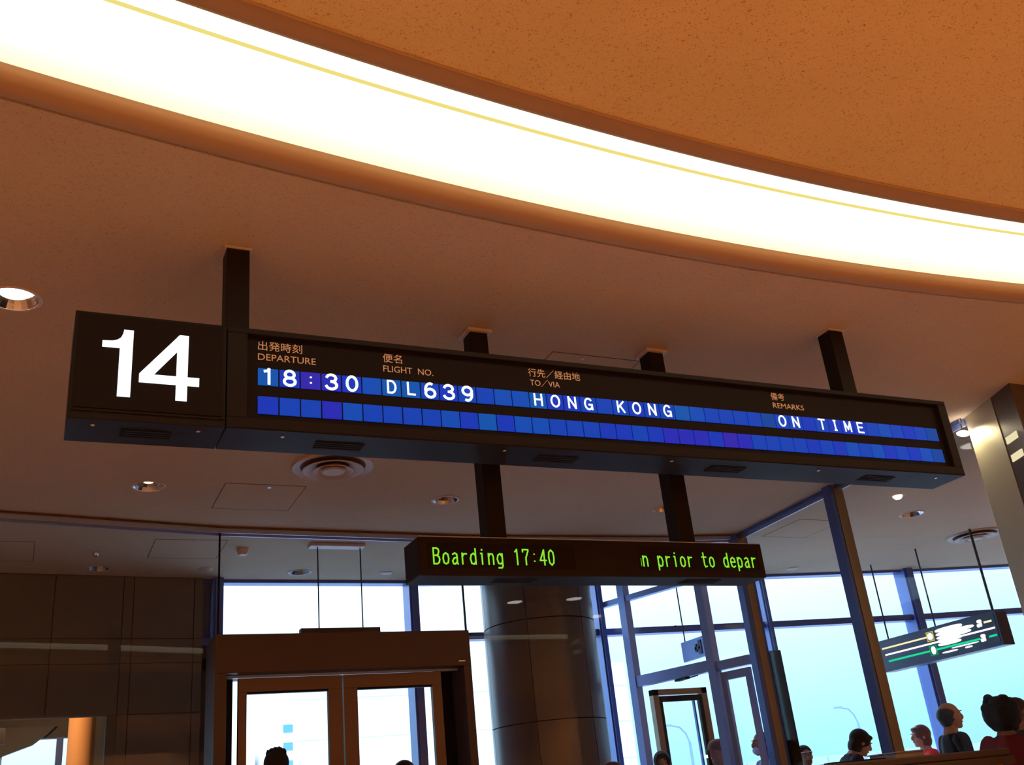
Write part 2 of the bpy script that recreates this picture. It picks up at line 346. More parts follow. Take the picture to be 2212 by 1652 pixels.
def air_diffuser(x, y, R, label):
    t = tag(empty('air_diffuser', (x, y, H)), label, 'air vent', 'round ceiling air diffusers')
    MB().lathe([(R*0.80, -0.008), (R*0.98, -0.018), (R, -0.010), (R, 0.0), (R*0.78, 0.0)], (x, y, H), 40, True).build('outer_ring', M['diffuser'], t, True)
    MB().lathe([(R*0.40, -0.006), (R*0.70, -0.038), (R*0.74, -0.034), (R*0.62, -0.012), (R*0.42, -0.001)], (x, y, H), 40, True).build('cone_ring', M['diffuser'], t, True)
    MB().lathe([(R*0.22, -0.012), (R*0.46, -0.046), (R*0.49, -0.042), (R*0.36, -0.018), (R*0.24, -0.004)], (x, y, H), 40, True).build('cone_ring', M['diffuser'], t, True)
    MB().lathe([(0.0001, -0.050), (R*0.26, -0.050), (R*0.30, -0.040), (0.05, -0.002)], (x, y, H), 32).build('centre_disc', M['diffuser'], t, True)
    MB().lathe([(0.0001, -0.001), (R*0.80, -0.001), (R*0.80, -0.003), (0.0001, -0.003)], (x, y, H), 32).build('throat', M['groove'], t)
air_diffuser(1.08, 2.78, 0.29, 'round air diffuser under the departure board, left of centre')
air_diffuser(8.68, 3.92, 0.30, 'round air diffuser beyond the glass near the steel column')
def small_ceiling(name, x, y, r, h, m, label, cat):
    o = MB().lathe([(0.0001, -h), (r*0.6, -h), (r*0.8, -h*0.7), (r, -h*0.25), (r, 0), (0.0001, 0)], (0, 0, 0), 20).build(name, m, None, True)
    o.location = (x, y, H); tag(o, label, cat)
small_ceiling('smoke_detector', 0.87, 5.0, 0.055, 0.055, M['ring'], 'small boxy detector on the ceiling left of the hanging cables', 'detector')
small_ceiling('sprinkler', -0.32, 5.18, 0.025, 0.035, M['chrome'], 'little sprinkler head on the ceiling above the dark wall', 'sprinkler')
small_ceiling('sprinkler', 6.45, 2.80, 0.045, 0.03, M['lamp_dim'], 'small bright ceiling fitting beyond glass right of the bronze post', 'sprinkler')  # brightness of the fitting put in as a lamp-like glow
small_ceiling('speaker', 0.66, 5.72, 0.07, 0.012, M['diffuser'], 'flat round ceiling speaker next to the window edge at left', 'speaker')
small_ceiling('speaker', 2.45, 5.80, 0.07, 0.012, M['diffuser'], 'flat round ceiling speaker left of the message board end', 'speaker')
small_ceiling('speaker', 7.35, 5.45, 0.07, 0.012, M['diffuser'], 'flat round ceiling speaker right of the message board by the windows', 'speaker')

# ------------------------------------------------------------------ setting: floor and outer walls
fl = MB(); fl.prism([(-8.2, -8.2), (14.2, -8.2), (14.2, 4.2), (-8.2, 4.2)], -0.2, 0).build('floor', M['floor'])['kind'] = 'structure'
MB().prism([(-8.2, 4.2), (14.2, 4.2), (14.2, 4.45), (11.25, 5.2), (7.08, 5.98), (4.99, 6.25), (0.8, 6.33), (0.8, 9.4), (-8.2, 9.4)], -0.2, 0).build('floor', M['floor_in'])['kind'] = 'structure'
MB().box(-8.2, 14.2, -8.35, -8.2, 0, H+0.14).build('wall_back', M['wall_warm'])['kind'] = 'structure'
MB().box(-8.35, -8.2, -8.35, 9.5, 0, H+0.14).build('wall_left', M['wall_warm'])['kind'] = 'structure'
MB().box(14.2, 14.35, -8.35, 4.6, 0, H+0.14).build('wall_right', M['wall_warm'])['kind'] = 'structure'

# dark panelled wall at the left end of the windows, open passage below it
pw = MB(); WP = [(-8.0, 5.29), (0.715, 6.06)]
def wl(x): return WP[0][1] + (WP[1][1]-WP[0][1])*(x-WP[0][0])/(WP[1][0]-WP[0][0])
pw.wall((-8.0, wl(-8.0)), (0.70, wl(0.70)), 2.36, H, 0.06, 0.04); pw.wall((-0.10, wl(-0.10)), (0.70, wl(0.70)), 0, 2.36, 0.06, 0.04)
wf = pw.build('wall_front', M['wall_dark']); wf['kind'] = 'structure'; wf['label'] = 'dark panelled wall left of the windows'
def wpanel(x0, x1, z0, z1, m='wall_dark'):
    g = 0.004; MB().wall((x0+g, wl(x0+g)), (x1-g, wl(x1-g)), z0+g, z1-g, 0.018, 0.0).build('wall_panel', M[m], wf)
xcols = [-8.0, -6.6, -5.2, -3.8, -2.4, -1.5, -0.60, -0.02, 0.07, 0.615, 0.70]
for a, b in zip(xcols, xcols[1:]):
    wpanel(a, b, 3.02, H-0.005); wpanel(a, b, 2.80, 3.02); wpanel(a, b, 2.36, 2.80)
    if a >= -0.1: wpanel(a, b, 1.75, 2.36); wpanel(a, b, 0.0, 1.75)
# passage beyond it
MB().box(0.70, 0.80, 6.16, 9.4, 0, H).build('wall_right', M['wall_dark'])['kind'] = 'structure'
MB().box(-8.2, 0.80, 6.16, 9.4, 2.75, 2.85).build('ceiling', M['wall_dark'])['kind'] = 'structure'
w8 = MB(); w8.box(-8.0, 0.70, 9.0, 9.12, 2.52, 2.75); w8.box(-8.0, 0.70, 9.0, 9.12, 0.0, 0.9)
wb = w8.build('window_8', M['wall_dark']); wb['kind'] = 'structure'
for x in (-6.2, -4.6, -3.0, -1.9, -1.0, -0.40):
    MB().box(x, x+0.07, 8.94, 9.08, 0.9, 2.52).build('mullion', M['navy'], wb)
poly_ = MB().add([(x, 8.9, z) for x, z in ((-1.8, 2.05), (-0.96, 2.34), (-0.64, 2.45), (-0.5, 2.56), (-0.42, 2.64), (-1.8, 2.64))] + [(x, 8.98, z) for x, z in ((-1.8, 2.05), (-0.96, 2.34), (-0.64, 2.45), (-0.5, 2.56), (-0.42, 2.64), (-1.8, 2.64))], [tuple(range(6)), tuple(range(11, 5, -1))] + [(i, (i+1) % 6, 6+(i+1) % 6, 6+i) for i in range(6)]).build('sloping_soffit', M['wall_dark'], wb)
MB().box(-0.20, 0.70, 9.0, 9.12, 0.9, 2.52).build('side_panel', M['wall_dark'], wb)
MB().box(-8.0, 0.0, 9.05, 9.06, 0.9, 2.52).build('pane', M['glass_f'], wb)
oc = MB().lathe([(0.0001, 0), (0.13, 0), (0.13, 2.75), (0.0001, 2.75)], (0, 0, 0), 28).build('column', M['orange_col'], None, True)
oc.location = (-0.20, 7.9, 0); tag(oc, 'slim orange lit column in the passage at lower left', 'column')
spot('passage_light', -0.9, 7.0, 2.7, 60, 2.6, (1.0, 0.62, 0.3), aim=(-0.2, 7.9, 1.4))
bl = MB().prism([(-1.6, 7.0), (-0.9, 7.0), (-0.9, 7.1), (-1.6, 7.1)], 2.28, 2.42).build('beam', M['wall_dark']); tag(bl, 'dark beam crossing the passage opening at lower left', 'beam')
bl.data.transform(Matrix.Translation((0, 0, 0)))

# ------------------------------------------------------------------ setting: facade windows, bay by bay
def window(n, a, b, first_mullion, wide=0.065):
    d = Vector((b[0]-a[0], b[1]-a[1])).normalized(); nn = Vector((-d.y, d.x))
    f = MB(); f.wall(a, b, 0.0, 0.12, 0.16, 0); w = f.build('window_%d' % n, M['navy']); w['kind'] = 'structure'
    MB().wall(a, b, 2.965, 3.035, 0.13, -0.02).build('transom', M['navy'], w)
    MB().wall(a, b, 1.00, 1.07, 0.13, -0.02).build('transom', M['navy'], w)
    MB().wall(a, b, H-0.03, H, 0.13, 0.0).build('head_rail', M['navy'], w)
    for z0, z1 in ((0.12, 1.0), (1.07, 2.965), (3.035, H-0.03)):
        MB().wall(a, b, z0, z1, 0.012, 0.05).build('pane', M['glass_f'], w)
    if first_mullion:
        p = Vector(a[:2]); h = wide/2; q = [p-d*h-nn*0.14, p+d*h-nn*0.14, p+d*h+nn*0.09, p-d*h+nn*0.09]
        MB().prism(q, 0, H).build('mullion', M['navy'], w)
        q = [p-d*h*0.55-nn*0.17, p+d*h*0.55-nn*0.17, p+d*h*0.55-nn*0.14, p-d*h*0.55-nn*0.14]
        MB().prism(q, 0, H).build('mullion_cap', M['navy'], w)
for i in range(1, len(FAC)-1):
    window(i, FAC[i], FAC[i+1], i > 1, 0.13 if i == 6 else (0.075 if i > 3 else 0.10))

# ------------------------------------------------------------------ setting: glass partition
PT = [(-3.7, 3.55), (-1.55, 4.04), (0.567, 4.375), (2.70, 4.45), (4.80, 4.32), (5.62, 4.19)]
tr = MB()
for a, b in zip(PT, PT[1:]): tr.wall(a, b, H-0.05, H, 0.012, -0.028)
wg = tr.build('wall_partition', M['track']); wg['kind'] = 'structure'; wg['label'] = 'glass partition wall across the hall'
for a, b in zip(PT, PT[1:]):
    MB().wall(a, b, H-0.035, H, 0.012, 0.0).build('track_rail', M['navy'], wg)
    MB().wall(a, b, H-0.060, H, 0.012, 0.028).build('track_rail', M['track'], wg)
    MB().wall(a, b, H-0.012, H-0.001, 0.022, -0.048).build('shadow_joint', M['groove'], wg)
def pane(a, b, z0, z1, parent, m='glass', name='glass_pane', g=0.006):
    A = Vector(a[:2]); B = Vector(b[:2]); d = (B-A).normalized()
    return MB().wall(A+d*g, B-d*g, z0, z1, 0.010, 0).build(name, M[m], parent)
for k, (a, b) in enumerate(zip(PT, PT[1:])):
    if k == 2: pane(a, b, 2.735, H-0.035, wg)
    else: pane(a, b, 0.0, H-0.035, wg)
for q in PT[1:-1]: MB().box(q[0]-0.006, q[0]+0.006, q[1]-0.012, q[1]+0.012, 0 if q[0] < 2 else 2.72, H if q[0] < 3 else 2.73).build('glass_joint', M['black'], wg)
# return of the partition towards the camera on the right
SR = [(5.62, 4.19), (5.545, 2.67), (5.43, 1.06)]
sr = MB()
for a, b in zip(SR, SR[1:]): sr.wall(a, b, H-0.045, H, 0.012, 0.03)
wr = sr.build('wall_partition', M['track']); wr['kind'] = 'structure'; wr['label'] = 'glass return of the partition on the right'
for a, b in zip(SR, SR[1:]):
    MB().wall(a, b, H-0.06, H, 0.012, 0.0).build('track_rail', M['track'], wr)
    MB().wall(a, b, H-0.035, H, 0.012, -0.03).build('track_rail', M['navy'], wr)
    pane(a, b, 0.0, H-0.03, wr)

def post(name, x0, x1, y0, y1, z1, m, label, cat='post'):
    o = MB().box(0, x1-x0, 0, y1-y0, 0, z1).build(name, m, None, bevel=0.004); o.location = (x0, y0, 0); tag(o, label, cat)
    return o
p2 = post('partition_post', 5.50, 5.60, 2.60, 2.72, H, M['gold_metal'], 'gold-bronze metal post of the glass partition, rising past the right end of the board')
MB().box(5.462, 5.497, 2.61, 2.71, 0, H).build('side_channel', M['navy'], p2)
p3 = post('partition_post', 5.585, 5.665, 4.13, 4.22, H-0.0, M['gold_metal'], 'bronze corner post where the glass partition turns, behind the message board end')
MB().box(5.53, 5.582, 4.13, 4.22, 0, H).build('side_channel', M['navy'], p3)
MB().box(5.668, 5.710, 4.15, 4.23, 0, H).build('side_channel', M['navy'], p3)

# ------------------------------------------------------------------ vestibule frame running back to the windows
VA, VB = Vector((5.0, 6.10)), Vector((5.60, 4.20)); vd = (VB-VA).normalized(); vn = Vector((-vd.y, vd.x))
def vp(y): return VA + (VB-VA)*((6.10-y)/1.90)
vs = tag(empty('vestibule_frame', (5.3, 5.15, 0)), 'pale blue-lit steel frame with glass running back to the windows behind the message board', 'window frame')
for y in (5.70, 4.70):
    c = vp(y); q = [c-vd*0.045-vn*0.05, c+vd*0.045-vn*0.05, c+vd*0.045+vn*0.05, c-vd*0.045+vn*0.05]
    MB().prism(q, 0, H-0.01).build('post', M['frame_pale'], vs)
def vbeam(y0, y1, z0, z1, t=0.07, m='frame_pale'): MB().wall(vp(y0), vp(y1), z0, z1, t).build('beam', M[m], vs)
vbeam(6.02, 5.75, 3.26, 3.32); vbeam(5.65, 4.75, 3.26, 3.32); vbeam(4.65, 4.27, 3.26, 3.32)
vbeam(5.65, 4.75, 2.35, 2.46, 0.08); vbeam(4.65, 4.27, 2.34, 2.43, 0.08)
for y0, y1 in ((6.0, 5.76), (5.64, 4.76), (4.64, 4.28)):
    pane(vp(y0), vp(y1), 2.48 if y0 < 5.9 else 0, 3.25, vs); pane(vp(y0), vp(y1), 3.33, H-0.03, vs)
dl_ = MB(); a, b = vp(4.63), vp(4.30); dl_.wall(a, b, 2.24, 2.32, 0.04); dl_.wall(a, a+(b-a)*0.16, 0.02, 2.24, 0.04); dl_.wall(b-(b-a)*0.16, b, 0.02, 2.24, 0.04); dl_.wall(a, b, 0.02, 0.14, 0.04)
dd = dl_.build('side_door', M['frame_pale']); tag(dd, 'narrow blue framed glass door beside the bronze corner post', 'door')
pane(a+(b-a)*0.17, b-(b-a)*0.17, 0.14, 2.24, dd)
mbx = MB().box(-0.03, 0.03, -0.10, 0.10, -0.02, 0.0); mbx.tube((0, -0.28, -0.016), (0, -0.09, -0.016), 0.006)
cl = mbx.build('door_closer', M['black']); cl.location = (*vp(5.1), 2.347); tag(cl, 'dark door closer arm under the sloping blue beam', 'door closer')

# emergency door set in the facade
d2 = tag(empty('fire_door', (5.72, 5.80, 0)), 'bronze framed glass door standing before the windows, under the blue beam', 'door')
f = MB(); f.box(5.36, 5.43, 5.76, 5.84, 0, 2.33); f.box(5.99, 6.06, 5.76, 5.84, 0, 2.33); f.box(5.36, 6.06, 5.76, 5.84, 2.27, 2.33)
f.build('door_frame', M['gold_metal'], d2)
lf = MB().box(5.43, 5.475, 5.77, 5.81, 0.01, 2.26); lf.box(5.945, 5.985, 5.77, 5.81, 0.01, 2.26); lf.box(5.475, 5.945, 5.77, 5.81, 2.20, 2.26); lf.box(5.475, 5.945, 5.77, 5.81, 0.01, 0.12)
lf = lf.build('door_leaf', M['bronze_frame'], d2); MB().box(5.475, 5.945, 5.785, 5.793, 0.12, 2.20).build('pane', M['glass'], lf)
MB().box(5.87, 5.89, 5.77, 5.80, 0.12, 2.20).build('push_bar', M['navy'], lf)
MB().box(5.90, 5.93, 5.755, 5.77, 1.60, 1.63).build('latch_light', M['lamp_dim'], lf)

jp = post('door_jamb', 5.72, 5.83, 4.12, 4.22, 2.44, M['bronze_frame'], 'dark door jamb standing free right of the bronze corner post', 'door frame')

# ------------------------------------------------------------------ bronze portal with double glass doors
YP = 4.28
pt = MB(); pt.box(0.535, 2.655, YP, 4.72, 2.42, 2.715)
pt.box(0.535, 0.625, YP, 4.72, 0, 2.42); pt.box(2.585, 2.655, YP, 4.72, 0, 2.42)
door = pt.build('door_1', M['portal'], bevel=0.003); door['kind'] = 'structure'; door['label'] = 'bronze portal around double glass doors'
MB().box(0.627, 0.73, 4.62, 4.66, 0, 2.418).build('recess_panel', M['bronze'], door)
MB().box(2.42, 2.583, 4.56, 4.60, 0, 2.418).build('recess_panel', M['bronze'], door)
MB().box(0.63, 2.58, 4.41, 4.44, 2.40, 2.418).build('door_track', M['track'], door)
MB().box(2.54, 2.60, YP-0.006, YP, 2.452, 2.462).build('maker_plate', M['screw'], door)
def leaf(x0, x1, st0, st1):
    l = MB().box(x0, x1, 4.40, 4.45, 2.29, 2.395); l.box(x0, x0+st0, 4.40, 4.45, 0.02, 2.29); l.box(x1-st1, x1, 4.40, 4.45, 0.02, 2.29); l.box(x0+st0, x1-st1, 4.40, 4.45, 0.02, 0.16)
    o = l.build('door_leaf', M['door_bronze'], door, bevel=0.002)
    MB().box(x0+st0, x1-st1, 4.42, 4.43, 0.16, 2.29).build('pane', M['glass'], o)
    MB().box(x0+st0, x1-st1, 4.402, 4.444, 2.275, 2.29).build('gasket', M['black'], o)
    hx = x1-st1*0.5 if st1 > st0 else x0+st0*0.5
    MB().tube((hx, 4.37, 0.85), (hx, 4.37, 1.25), 0.012).build('handle', M['chrome'], o)
leaf(0.735, 1.560, 0.065, 0.115); leaf(1.572, 2.42, 0.115, 0.085)
fl_ = MB().box(1.475, 1.50, 4.46, 4.50, 0.02, 2.30).build('edge_seal', M['navy'], door)

hb = tag(empty('hanging_sign', (1.62, 4.80, 0)), 'sign box hung on two thin cables just behind the bronze portal top', 'sign')
MB().box(1.32, 2.02, 4.76, 4.84, 2.45, 2.848).build('sign_box', M['portal'], hb)
MB().tube((1.485, 4.80, 2.84), (1.485, 4.80, H-0.02), 0.006).build('cable', M['cable'], hb)
MB().tube((1.875, 4.80, 2.84), (1.875, 4.80, H-0.02), 0.006).build('cable', M['cable'], hb)
MB().box(1.41, 1.91, 4.74, 4.86, H-0.03, H).build('ceiling_plate', M['ring'], hb, bevel=0.008)

# ------------------------------------------------------------------ round column before the windows
rc = tag(empty('round_column', (3.935, 5.47, 0)), 'thick round column clad in dark panels right of the door portal', 'column')
RC = 0.565
def curved_panel(a0, a1, z0, z1, R=RC, c=(3.935, 5.47)):
    n = 12; m = MB(); vs = []
    for i in range(n+1):
        a = a0+(a1-a0)*i/n
        for r in (R, R-0.03):
            vs += [(c[0]+r*math.cos(a), c[1]+r*math.sin(a), z0), (c[0]+r*math.cos(a), c[1]+r*math.sin(a), z1)]
    fs = []
    for i in range(n):
        p = i*4; q = p+4
        fs += [(p, q, q+1, p+1), (p+2, p+3, q+3, q+2), (p+1, q+1, q+3, p+3), (p, p+2, q+2, q)]
    fs += [(0,1,3,2), (n*4, n*4+2, n*4+3, n*4+1)]
    m.add(vs, fs); return m
MB().lathe([(0.0001, 0), (RC-0.035, 0), (RC-0.035, H), (0.0001, H)], (3.935, 5.47, 0), 32).build('core', M['black'], rc, True)
for k in range(6):
    a0 = math.radians(-128 + 60*k); a1 = a0 + math.radians(60) - 0.012
    for z0, z1 in ((0, 1.04), (1.05, 2.0), (2.01, 2.95), (2.96, H-0.001)):
        curved_panel(a0, a1, z0, z1).build('cladding_panel', M['column_clad'], rc, True)

# ------------------------------------------------------------------ steel column at right
rcol = tag(empty('steel_column', (5.8, 0.8, 0)), 'tall champagne steel column at the right edge, lit by a spotlight', 'column')
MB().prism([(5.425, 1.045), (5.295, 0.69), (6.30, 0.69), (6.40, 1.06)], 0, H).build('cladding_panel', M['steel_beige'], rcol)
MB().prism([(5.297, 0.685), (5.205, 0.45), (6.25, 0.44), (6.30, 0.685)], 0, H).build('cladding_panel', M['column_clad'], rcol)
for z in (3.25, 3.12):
    a = Vector((5.286, 0.655)); b = Vector((5.235, 0.525)); MB().wall(a, b, z-0.024, z+0.024, 0.012, -0.004).build('slot_reflection', M['slot_reflection'], rcol)  # glowing slots painted in for reflections on the cladding

# ------------------------------------------------------------------ text and strokes
def arc(cx, cy, rx, ry, a0, a1, n=18):
    return [(cx+rx*math.cos(math.radians(a0+(a1-a0)*i/n)), cy+ry*math.sin(math.radians(a0+(a1-a0)*i/n))) for i in range(n+1)]
G = {
 '1': [[(.22,.84),(.42,.87),(.56,1),(.56,0)]],
 '8': [arc(.5,.75,.36,.25,0,360), arc(.5,.26,.44,.26,0,360)],
 ':': [[(.5,.24),(.5,.25)], [(.5,.70),(.5,.71)]],
 '3': [arc(.48,.76,.38,.24,165,-90)+arc(.48,.26,.44,.26,90,-165)],
 '0': [arc(.5,.5,.42,.5,0,360)],
 'D': [[(.12,0),(.12,1),(.5,1)]+arc(.45,.5,.43,.5,90,-90)+[(.12,0)]],
 'L': [[(.18,1),(.18,0),(.88,0)]],
 '6': [arc(.5,.3,.42,.3,0,360), arc(.52,.52,.44,.48,70,195)],
 '9': [arc(.5,.7,.42,.3,0,360), arc(.48,.48,.44,.48,-110,15)],
 'H': [[(.1,0),(.1,1)],[(.9,0),(.9,1)],[(.1,.52),(.9,.52)]],
 'O': [arc(.5,.5,.46,.5,0,360)],
 'N': [[(.1,0),(.1,1),(.9,0),(.9,1)]],
 'G': [arc(.5,.5,.44,.5,45,325)+[(.9,.45),(.55,.45)], [(.9,.45),(.9,0)]],
 'K': [[(.12,0),(.12,1)],[(.85,1),(.12,.38)],[(.40,.60),(.9,0)]],
 'T': [[(.05,1),(.95,1)],[(.5,1),(.5,0)]],
 'I': [[(.5,0),(.5,1)],[(.36,0),(.64,0)],[(.36,1),(.64,1)]],
 'M': [[(.06,0),(.06,1),(.5,.2),(.94,1),(.94,0)]],
 'E': [[(.9,1),(.12,1),(.12,0),(.9,0)],[(.12,.53),(.8,.53)]],
 'B': [[(.1,0),(.1,1),(.55,1),(.78,.92),(.82,.78),(.72,.6),(.55,.54),(.1,.54)],[(.55,.54),(.82,.44),(.9,.27),(.8,.08),(.55,0),(.1,0)]],
 'o': [[(.5,.7),(.22,.6),(.12,.35),(.22,.08),(.5,0),(.78,.08),(.88,.35),(.78,.6),(.5,.7)]],
 'a': [[(.2,.62),(.5,.7),(.75,.62),(.78,.4),(.78,.05),(.88,0)],[(.78,.42),(.4,.38),(.15,.2),(.25,.02),(.5,0),(.78,.16)]],
 'r': [[(.25,0),(.25,.7)],[(.25,.48),(.5,.66),(.85,.66)]],
 'd': [[(.84,1),(.84,0)],[(.84,.55),(.55,.7),(.25,.6),(.12,.35),(.25,.06),(.55,0),(.84,.16)]],
 'i': [[(.5,0),(.5,.7),(.32,.7)],[(.5,.92),(.5,.96)]],
 'n': [[(.16,0),(.16,.7)],[(.16,.5),(.4,.68),(.7,.66),(.82,.5),(.82,0)]],
 'g': [[(.84,.7),(.84,-.1),(.7,-.22),(.25,-.22)],[(.84,.5),(.55,.7),(.25,.6),(.12,.35),(.25,.08),(.55,.03),(.84,.16)]],
 '7': [[(.1,.85),(.1,1),(.88,1),(.88,.9),(.5,.45),(.5,0)]],
 '4': [[(.7,0),(.7,1),(.08,.3),(.95,.3)]],
 'p': [[(.14,-.25),(.14,.7)],[(.14,.52),(.45,.7),(.75,.6),(.88,.35),(.75,.06),(.45,0),(.14,.15)]],
 't': [[(.42,1),(.42,.15),(.55,0),(.85,.04)],[(.12,.7),(.85,.7)]],
 'e': [[(.14,.36),(.88,.36),(.8,.6),(.5,.7),(.22,.6),(.12,.35),(.25,.06),(.55,0),(.85,.08)]],
}
G['1l'] = [[(.22,.84),(.5,1),(.5,0)]]; G['0l'] = [[(.5,1),(.2,.85),(.12,.5),(.2,.15),(.5,0),(.8,.15),(.88,.5),(.8,.85),(.5,1)]]
def glyph_mesh(name, ch, w, h, sw, m, sq=False, th=0.0015):
    """strokes drawn as one flat ribbon outline per segment, facing -Y, lower-left at origin"""
    mb = MB()
    for si, st in enumerate(G[ch]):
        pts = [Vector((x*w, y*h)) for x, y in st]
        for a, b in zip(pts, pts[1:]):
            d = b-a
            if d.length < 1e-6: continue
            d.normalize(); n = Vector((-d.y, d.x))*sw/2; e = d*sw*0.35
            q = [a-n-e, b-n+e, b+n+e, a+n-e]
            mb.add([(p.x, 0, p.y) for p in q]+[(p.x, th, p.y) for p in q], [(0,1,2,3), (4,7,6,5), (0,4,5,1), (1,5,6,2), (2,6,7,3), (3,7,4,0)])
    me = bpy.data.meshes.new(name); me.from_pydata(mb.v, [], mb.f); me.materials.append(m)
    return me
def text_obj(body, x, z, h, m, parent, y, sx=1.0, name='lettering', th=0.0006):
    c = bpy.data.curves.new(name, 'FONT'); c.body = body; c.size = h; c.extrude = th; c.resolution_u = 3
    o = bpy.data.objects.new('tmp', c); col.objects.link(o); bpy.context.view_layer.update()
    me = bpy.data.meshes.new_from_object(o.evaluated_get(bpy.context.evaluated_depsgraph_get())); bpy.data.objects.remove(o)
    xs = [v.co.x for v in me.vertices]; ys = [v.co.y for v in me.vertices]
    W = max(xs)-min(xs); Hh = max(ys)-min(ys); kx = sx/W if sx else h/Hh; ky = h/Hh
    me.transform(Matrix.Translation((x, y, z)) @ Matrix.Rotation(PI/2, 4, 'X') @ Matrix.Diagonal((kx, ky, 1, 1)) @ Matrix.Translation((-min(xs), -min(ys), 0)))
    me.materials.clear(); me.materials.append(m)
    r = bpy.data.objects.new(name, me); col.objects.link(r); r.parent = parent
    if parent: r.matrix_parent_inverse = Matrix.Translation(-parent.location)
    return r

# ------------------------------------------------------------------ the departure board
ZB, ZT, DP = 2.707, 3.163, 0.25
bd = tag(empty('departure_board', (1.92, 0.12, ZB)), 'long dark bronze flight board with rows of blue flaps hung across the hall', 'sign')
X0, X1 = -0.130, 3.967; ox0, ox1, oz0, oz1 = -0.048, 3.905, 2.757, 3.138
fr = MB(); fr.box(X0, X1, 0.0, DP, oz1, ZT); fr.box(X0, X1, 0.0, DP, ZB, oz0); fr.box(X0, ox0, 0.0, DP, oz0, oz1); fr.box(ox1, X1, 0.0, DP, oz0, oz1)
fr.build('case', M['bronze_frame'], bd, bevel=0.003)
MB().box(ox0, ox1, 0.028, DP-0.004, oz0, oz1).build('face_panel', M['black'], bd)
MB().box(X0+0.02, X1-0.005, -0.0035, 0.0, ZB+0.004, ZB+0.010).build('lower_trim', M['bronze_frame'], bd)
YF = 0.022
PITCH = 0.09
rows = (((2.917, 2.993), '18:30 DL639   HONG KONG       ON TIME      ', [5,2,4,3,2,0,5,5,1,2,1,1,0,0,5,2,2,1,1,1,2,1,1,5,0,1,1,1,1,6,1,1,2,1,2,2,2,1,0,1,2,1,6]),
        ((2.788, 2.865), ' '*43, [2,1,1,3,0,1,1,1,1,0,2,5,2,0,0,1,1,1,2,2,1,2,3,3,3,2,4,3,1,1,1,1,2,1,2,0,1,0,2,1,2,0,6]))
gm = {}
for (z0, z1), s, cols in rows:
    fm = {}
    for i in range(43):
        c = cols[i % len(cols)]
        if c not in fm:
            mb = MB().box(0, PITCH*0.925, 0, 0.008, 0, z1-z0); o = mb.build('flap', M['blue%d' % c]); fm[c] = o.data; bpy.data.objects.remove(o)
        o = bpy.data.objects.new('flap', fm[c]); col.objects.link(o); o.parent = bd
        o.location = (i*PITCH - bd.location.x, YF - bd.location.y, z0 - bd.location.z)
        ch = s[i] if i < len(s) else ' '
        if ch != ' ':
            dig = ch.isdigit()
            gw, gh = (0.052, 0.066) if dig else (0.045, 0.056)
            if ch not in gm: gm[ch] = glyph_mesh('character', ch, gw, gh, 0.0115 if dig else 0.0085, M['flap_white'])
            if ch == ':': gm[':'] = colon_mesh if 'colon_mesh' in globals() else gm[':']
            g = bpy.data.objects.new('character', gm[ch]); col.objects.link(g); g.parent = o
            g.location = ((PITCH*0.925-gw)/2, -0.0025, (z1-z0-gh)/2 + (0.002 if dig else 0.003))
# printed headings
YT = 0.0268
for jp_, x, w, en, ex, ew in (('出発時刻', 0.0, 0.188, 'DEPARTURE', 0.0, 0.246), ('便名', 0.549, 0.090, 'FLIGHT  NO.', 0.549, 0.235),
                              ('行先／経由地', 1.267, 0.280, 'TO／VIA', 1.272, 0.158), ('備考', 2.705, 0.090, 'REMARKS', 2.707, 0.208)):
    text_obj(jp_, x, 3.079, 0.043, M['print'], bd, YT, w)
    text_obj(en, ex, 3.033 if en[0] != 'T' else 3.0295, 0.030 if en[0] != 'T' else 0.039, M['print'], bd, YT, ew)
# vents and screws underneath
def under_vent(parent, x0, x1):
    for k in range(4):
        MB().box(x0, x1, 0.090+k*0.022, 0.102+k*0.022, ZB-0.0035, ZB+0.002).build('vent_slot', M['vent_black'], parent)
def under_screw(parent, x, y=0.062):
    MB().lathe([(0.0001, -0.004), (0.006, -0.004), (0.009, -0.001), (0.009, 0.001)], (x, y, ZB), 12).build('screw', M['screw'], parent)
for x in (0.26, 1.31, 2.29, 3.31): under_vent(bd, x, x+0.21)
for x in (0.109, 1.12, 2.025, 2.95, 3.80): under_screw(bd, x)

# gate number box
nb = tag(empty('gate_number_sign', (-0.42, 0.12, ZB)), 'dark box with lit white number 14 at the left end of the board', 'sign')
MB().box(-0.715, -0.134, 0.0, DP, ZB, ZT).build('case', M['bronze'], nb, bevel=0.003)
MB().box(-0.700, -0.150, -0.004, 0.0, 2.752, ZT-0.012).build('face_panel', M['black'], nb)
MB().box(-0.705, -0.140, -0.006, 0.0, 2.738, 2.744).build('lower_trim', M['bronze_frame'], nb)
def poly(name, pts_list, m, parent, y0, y1):
    mb = MB()
    for pts in pts_list:
        n = len(pts); mb.add([(x, y0, z) for x, z in pts]+[(x, y1, z) for x, z in pts],
                             [tuple(range(n)), tuple(range(2*n-1, n-1, -1))]+[(i, (i+1)%n, n+(i+1)%n, n+i) for i in range(n)])
    return mb.build(name, m, parent)
zb1, zt1 = 2.805, 3.094
one = [(-0.545, zb1), (-0.497, zb1), (-0.497, zt1), (-0.533, zt1)] + [(-0.536, 3.075), (-0.543, 3.058), (-0.556, 3.047), (-0.574, 3.041), (-0.610, 3.039), (-0.610, 3.012), (-0.545, 3.012)]
poly('numeral', [one], M['white_glow'], nb, -0.007, -0.004)
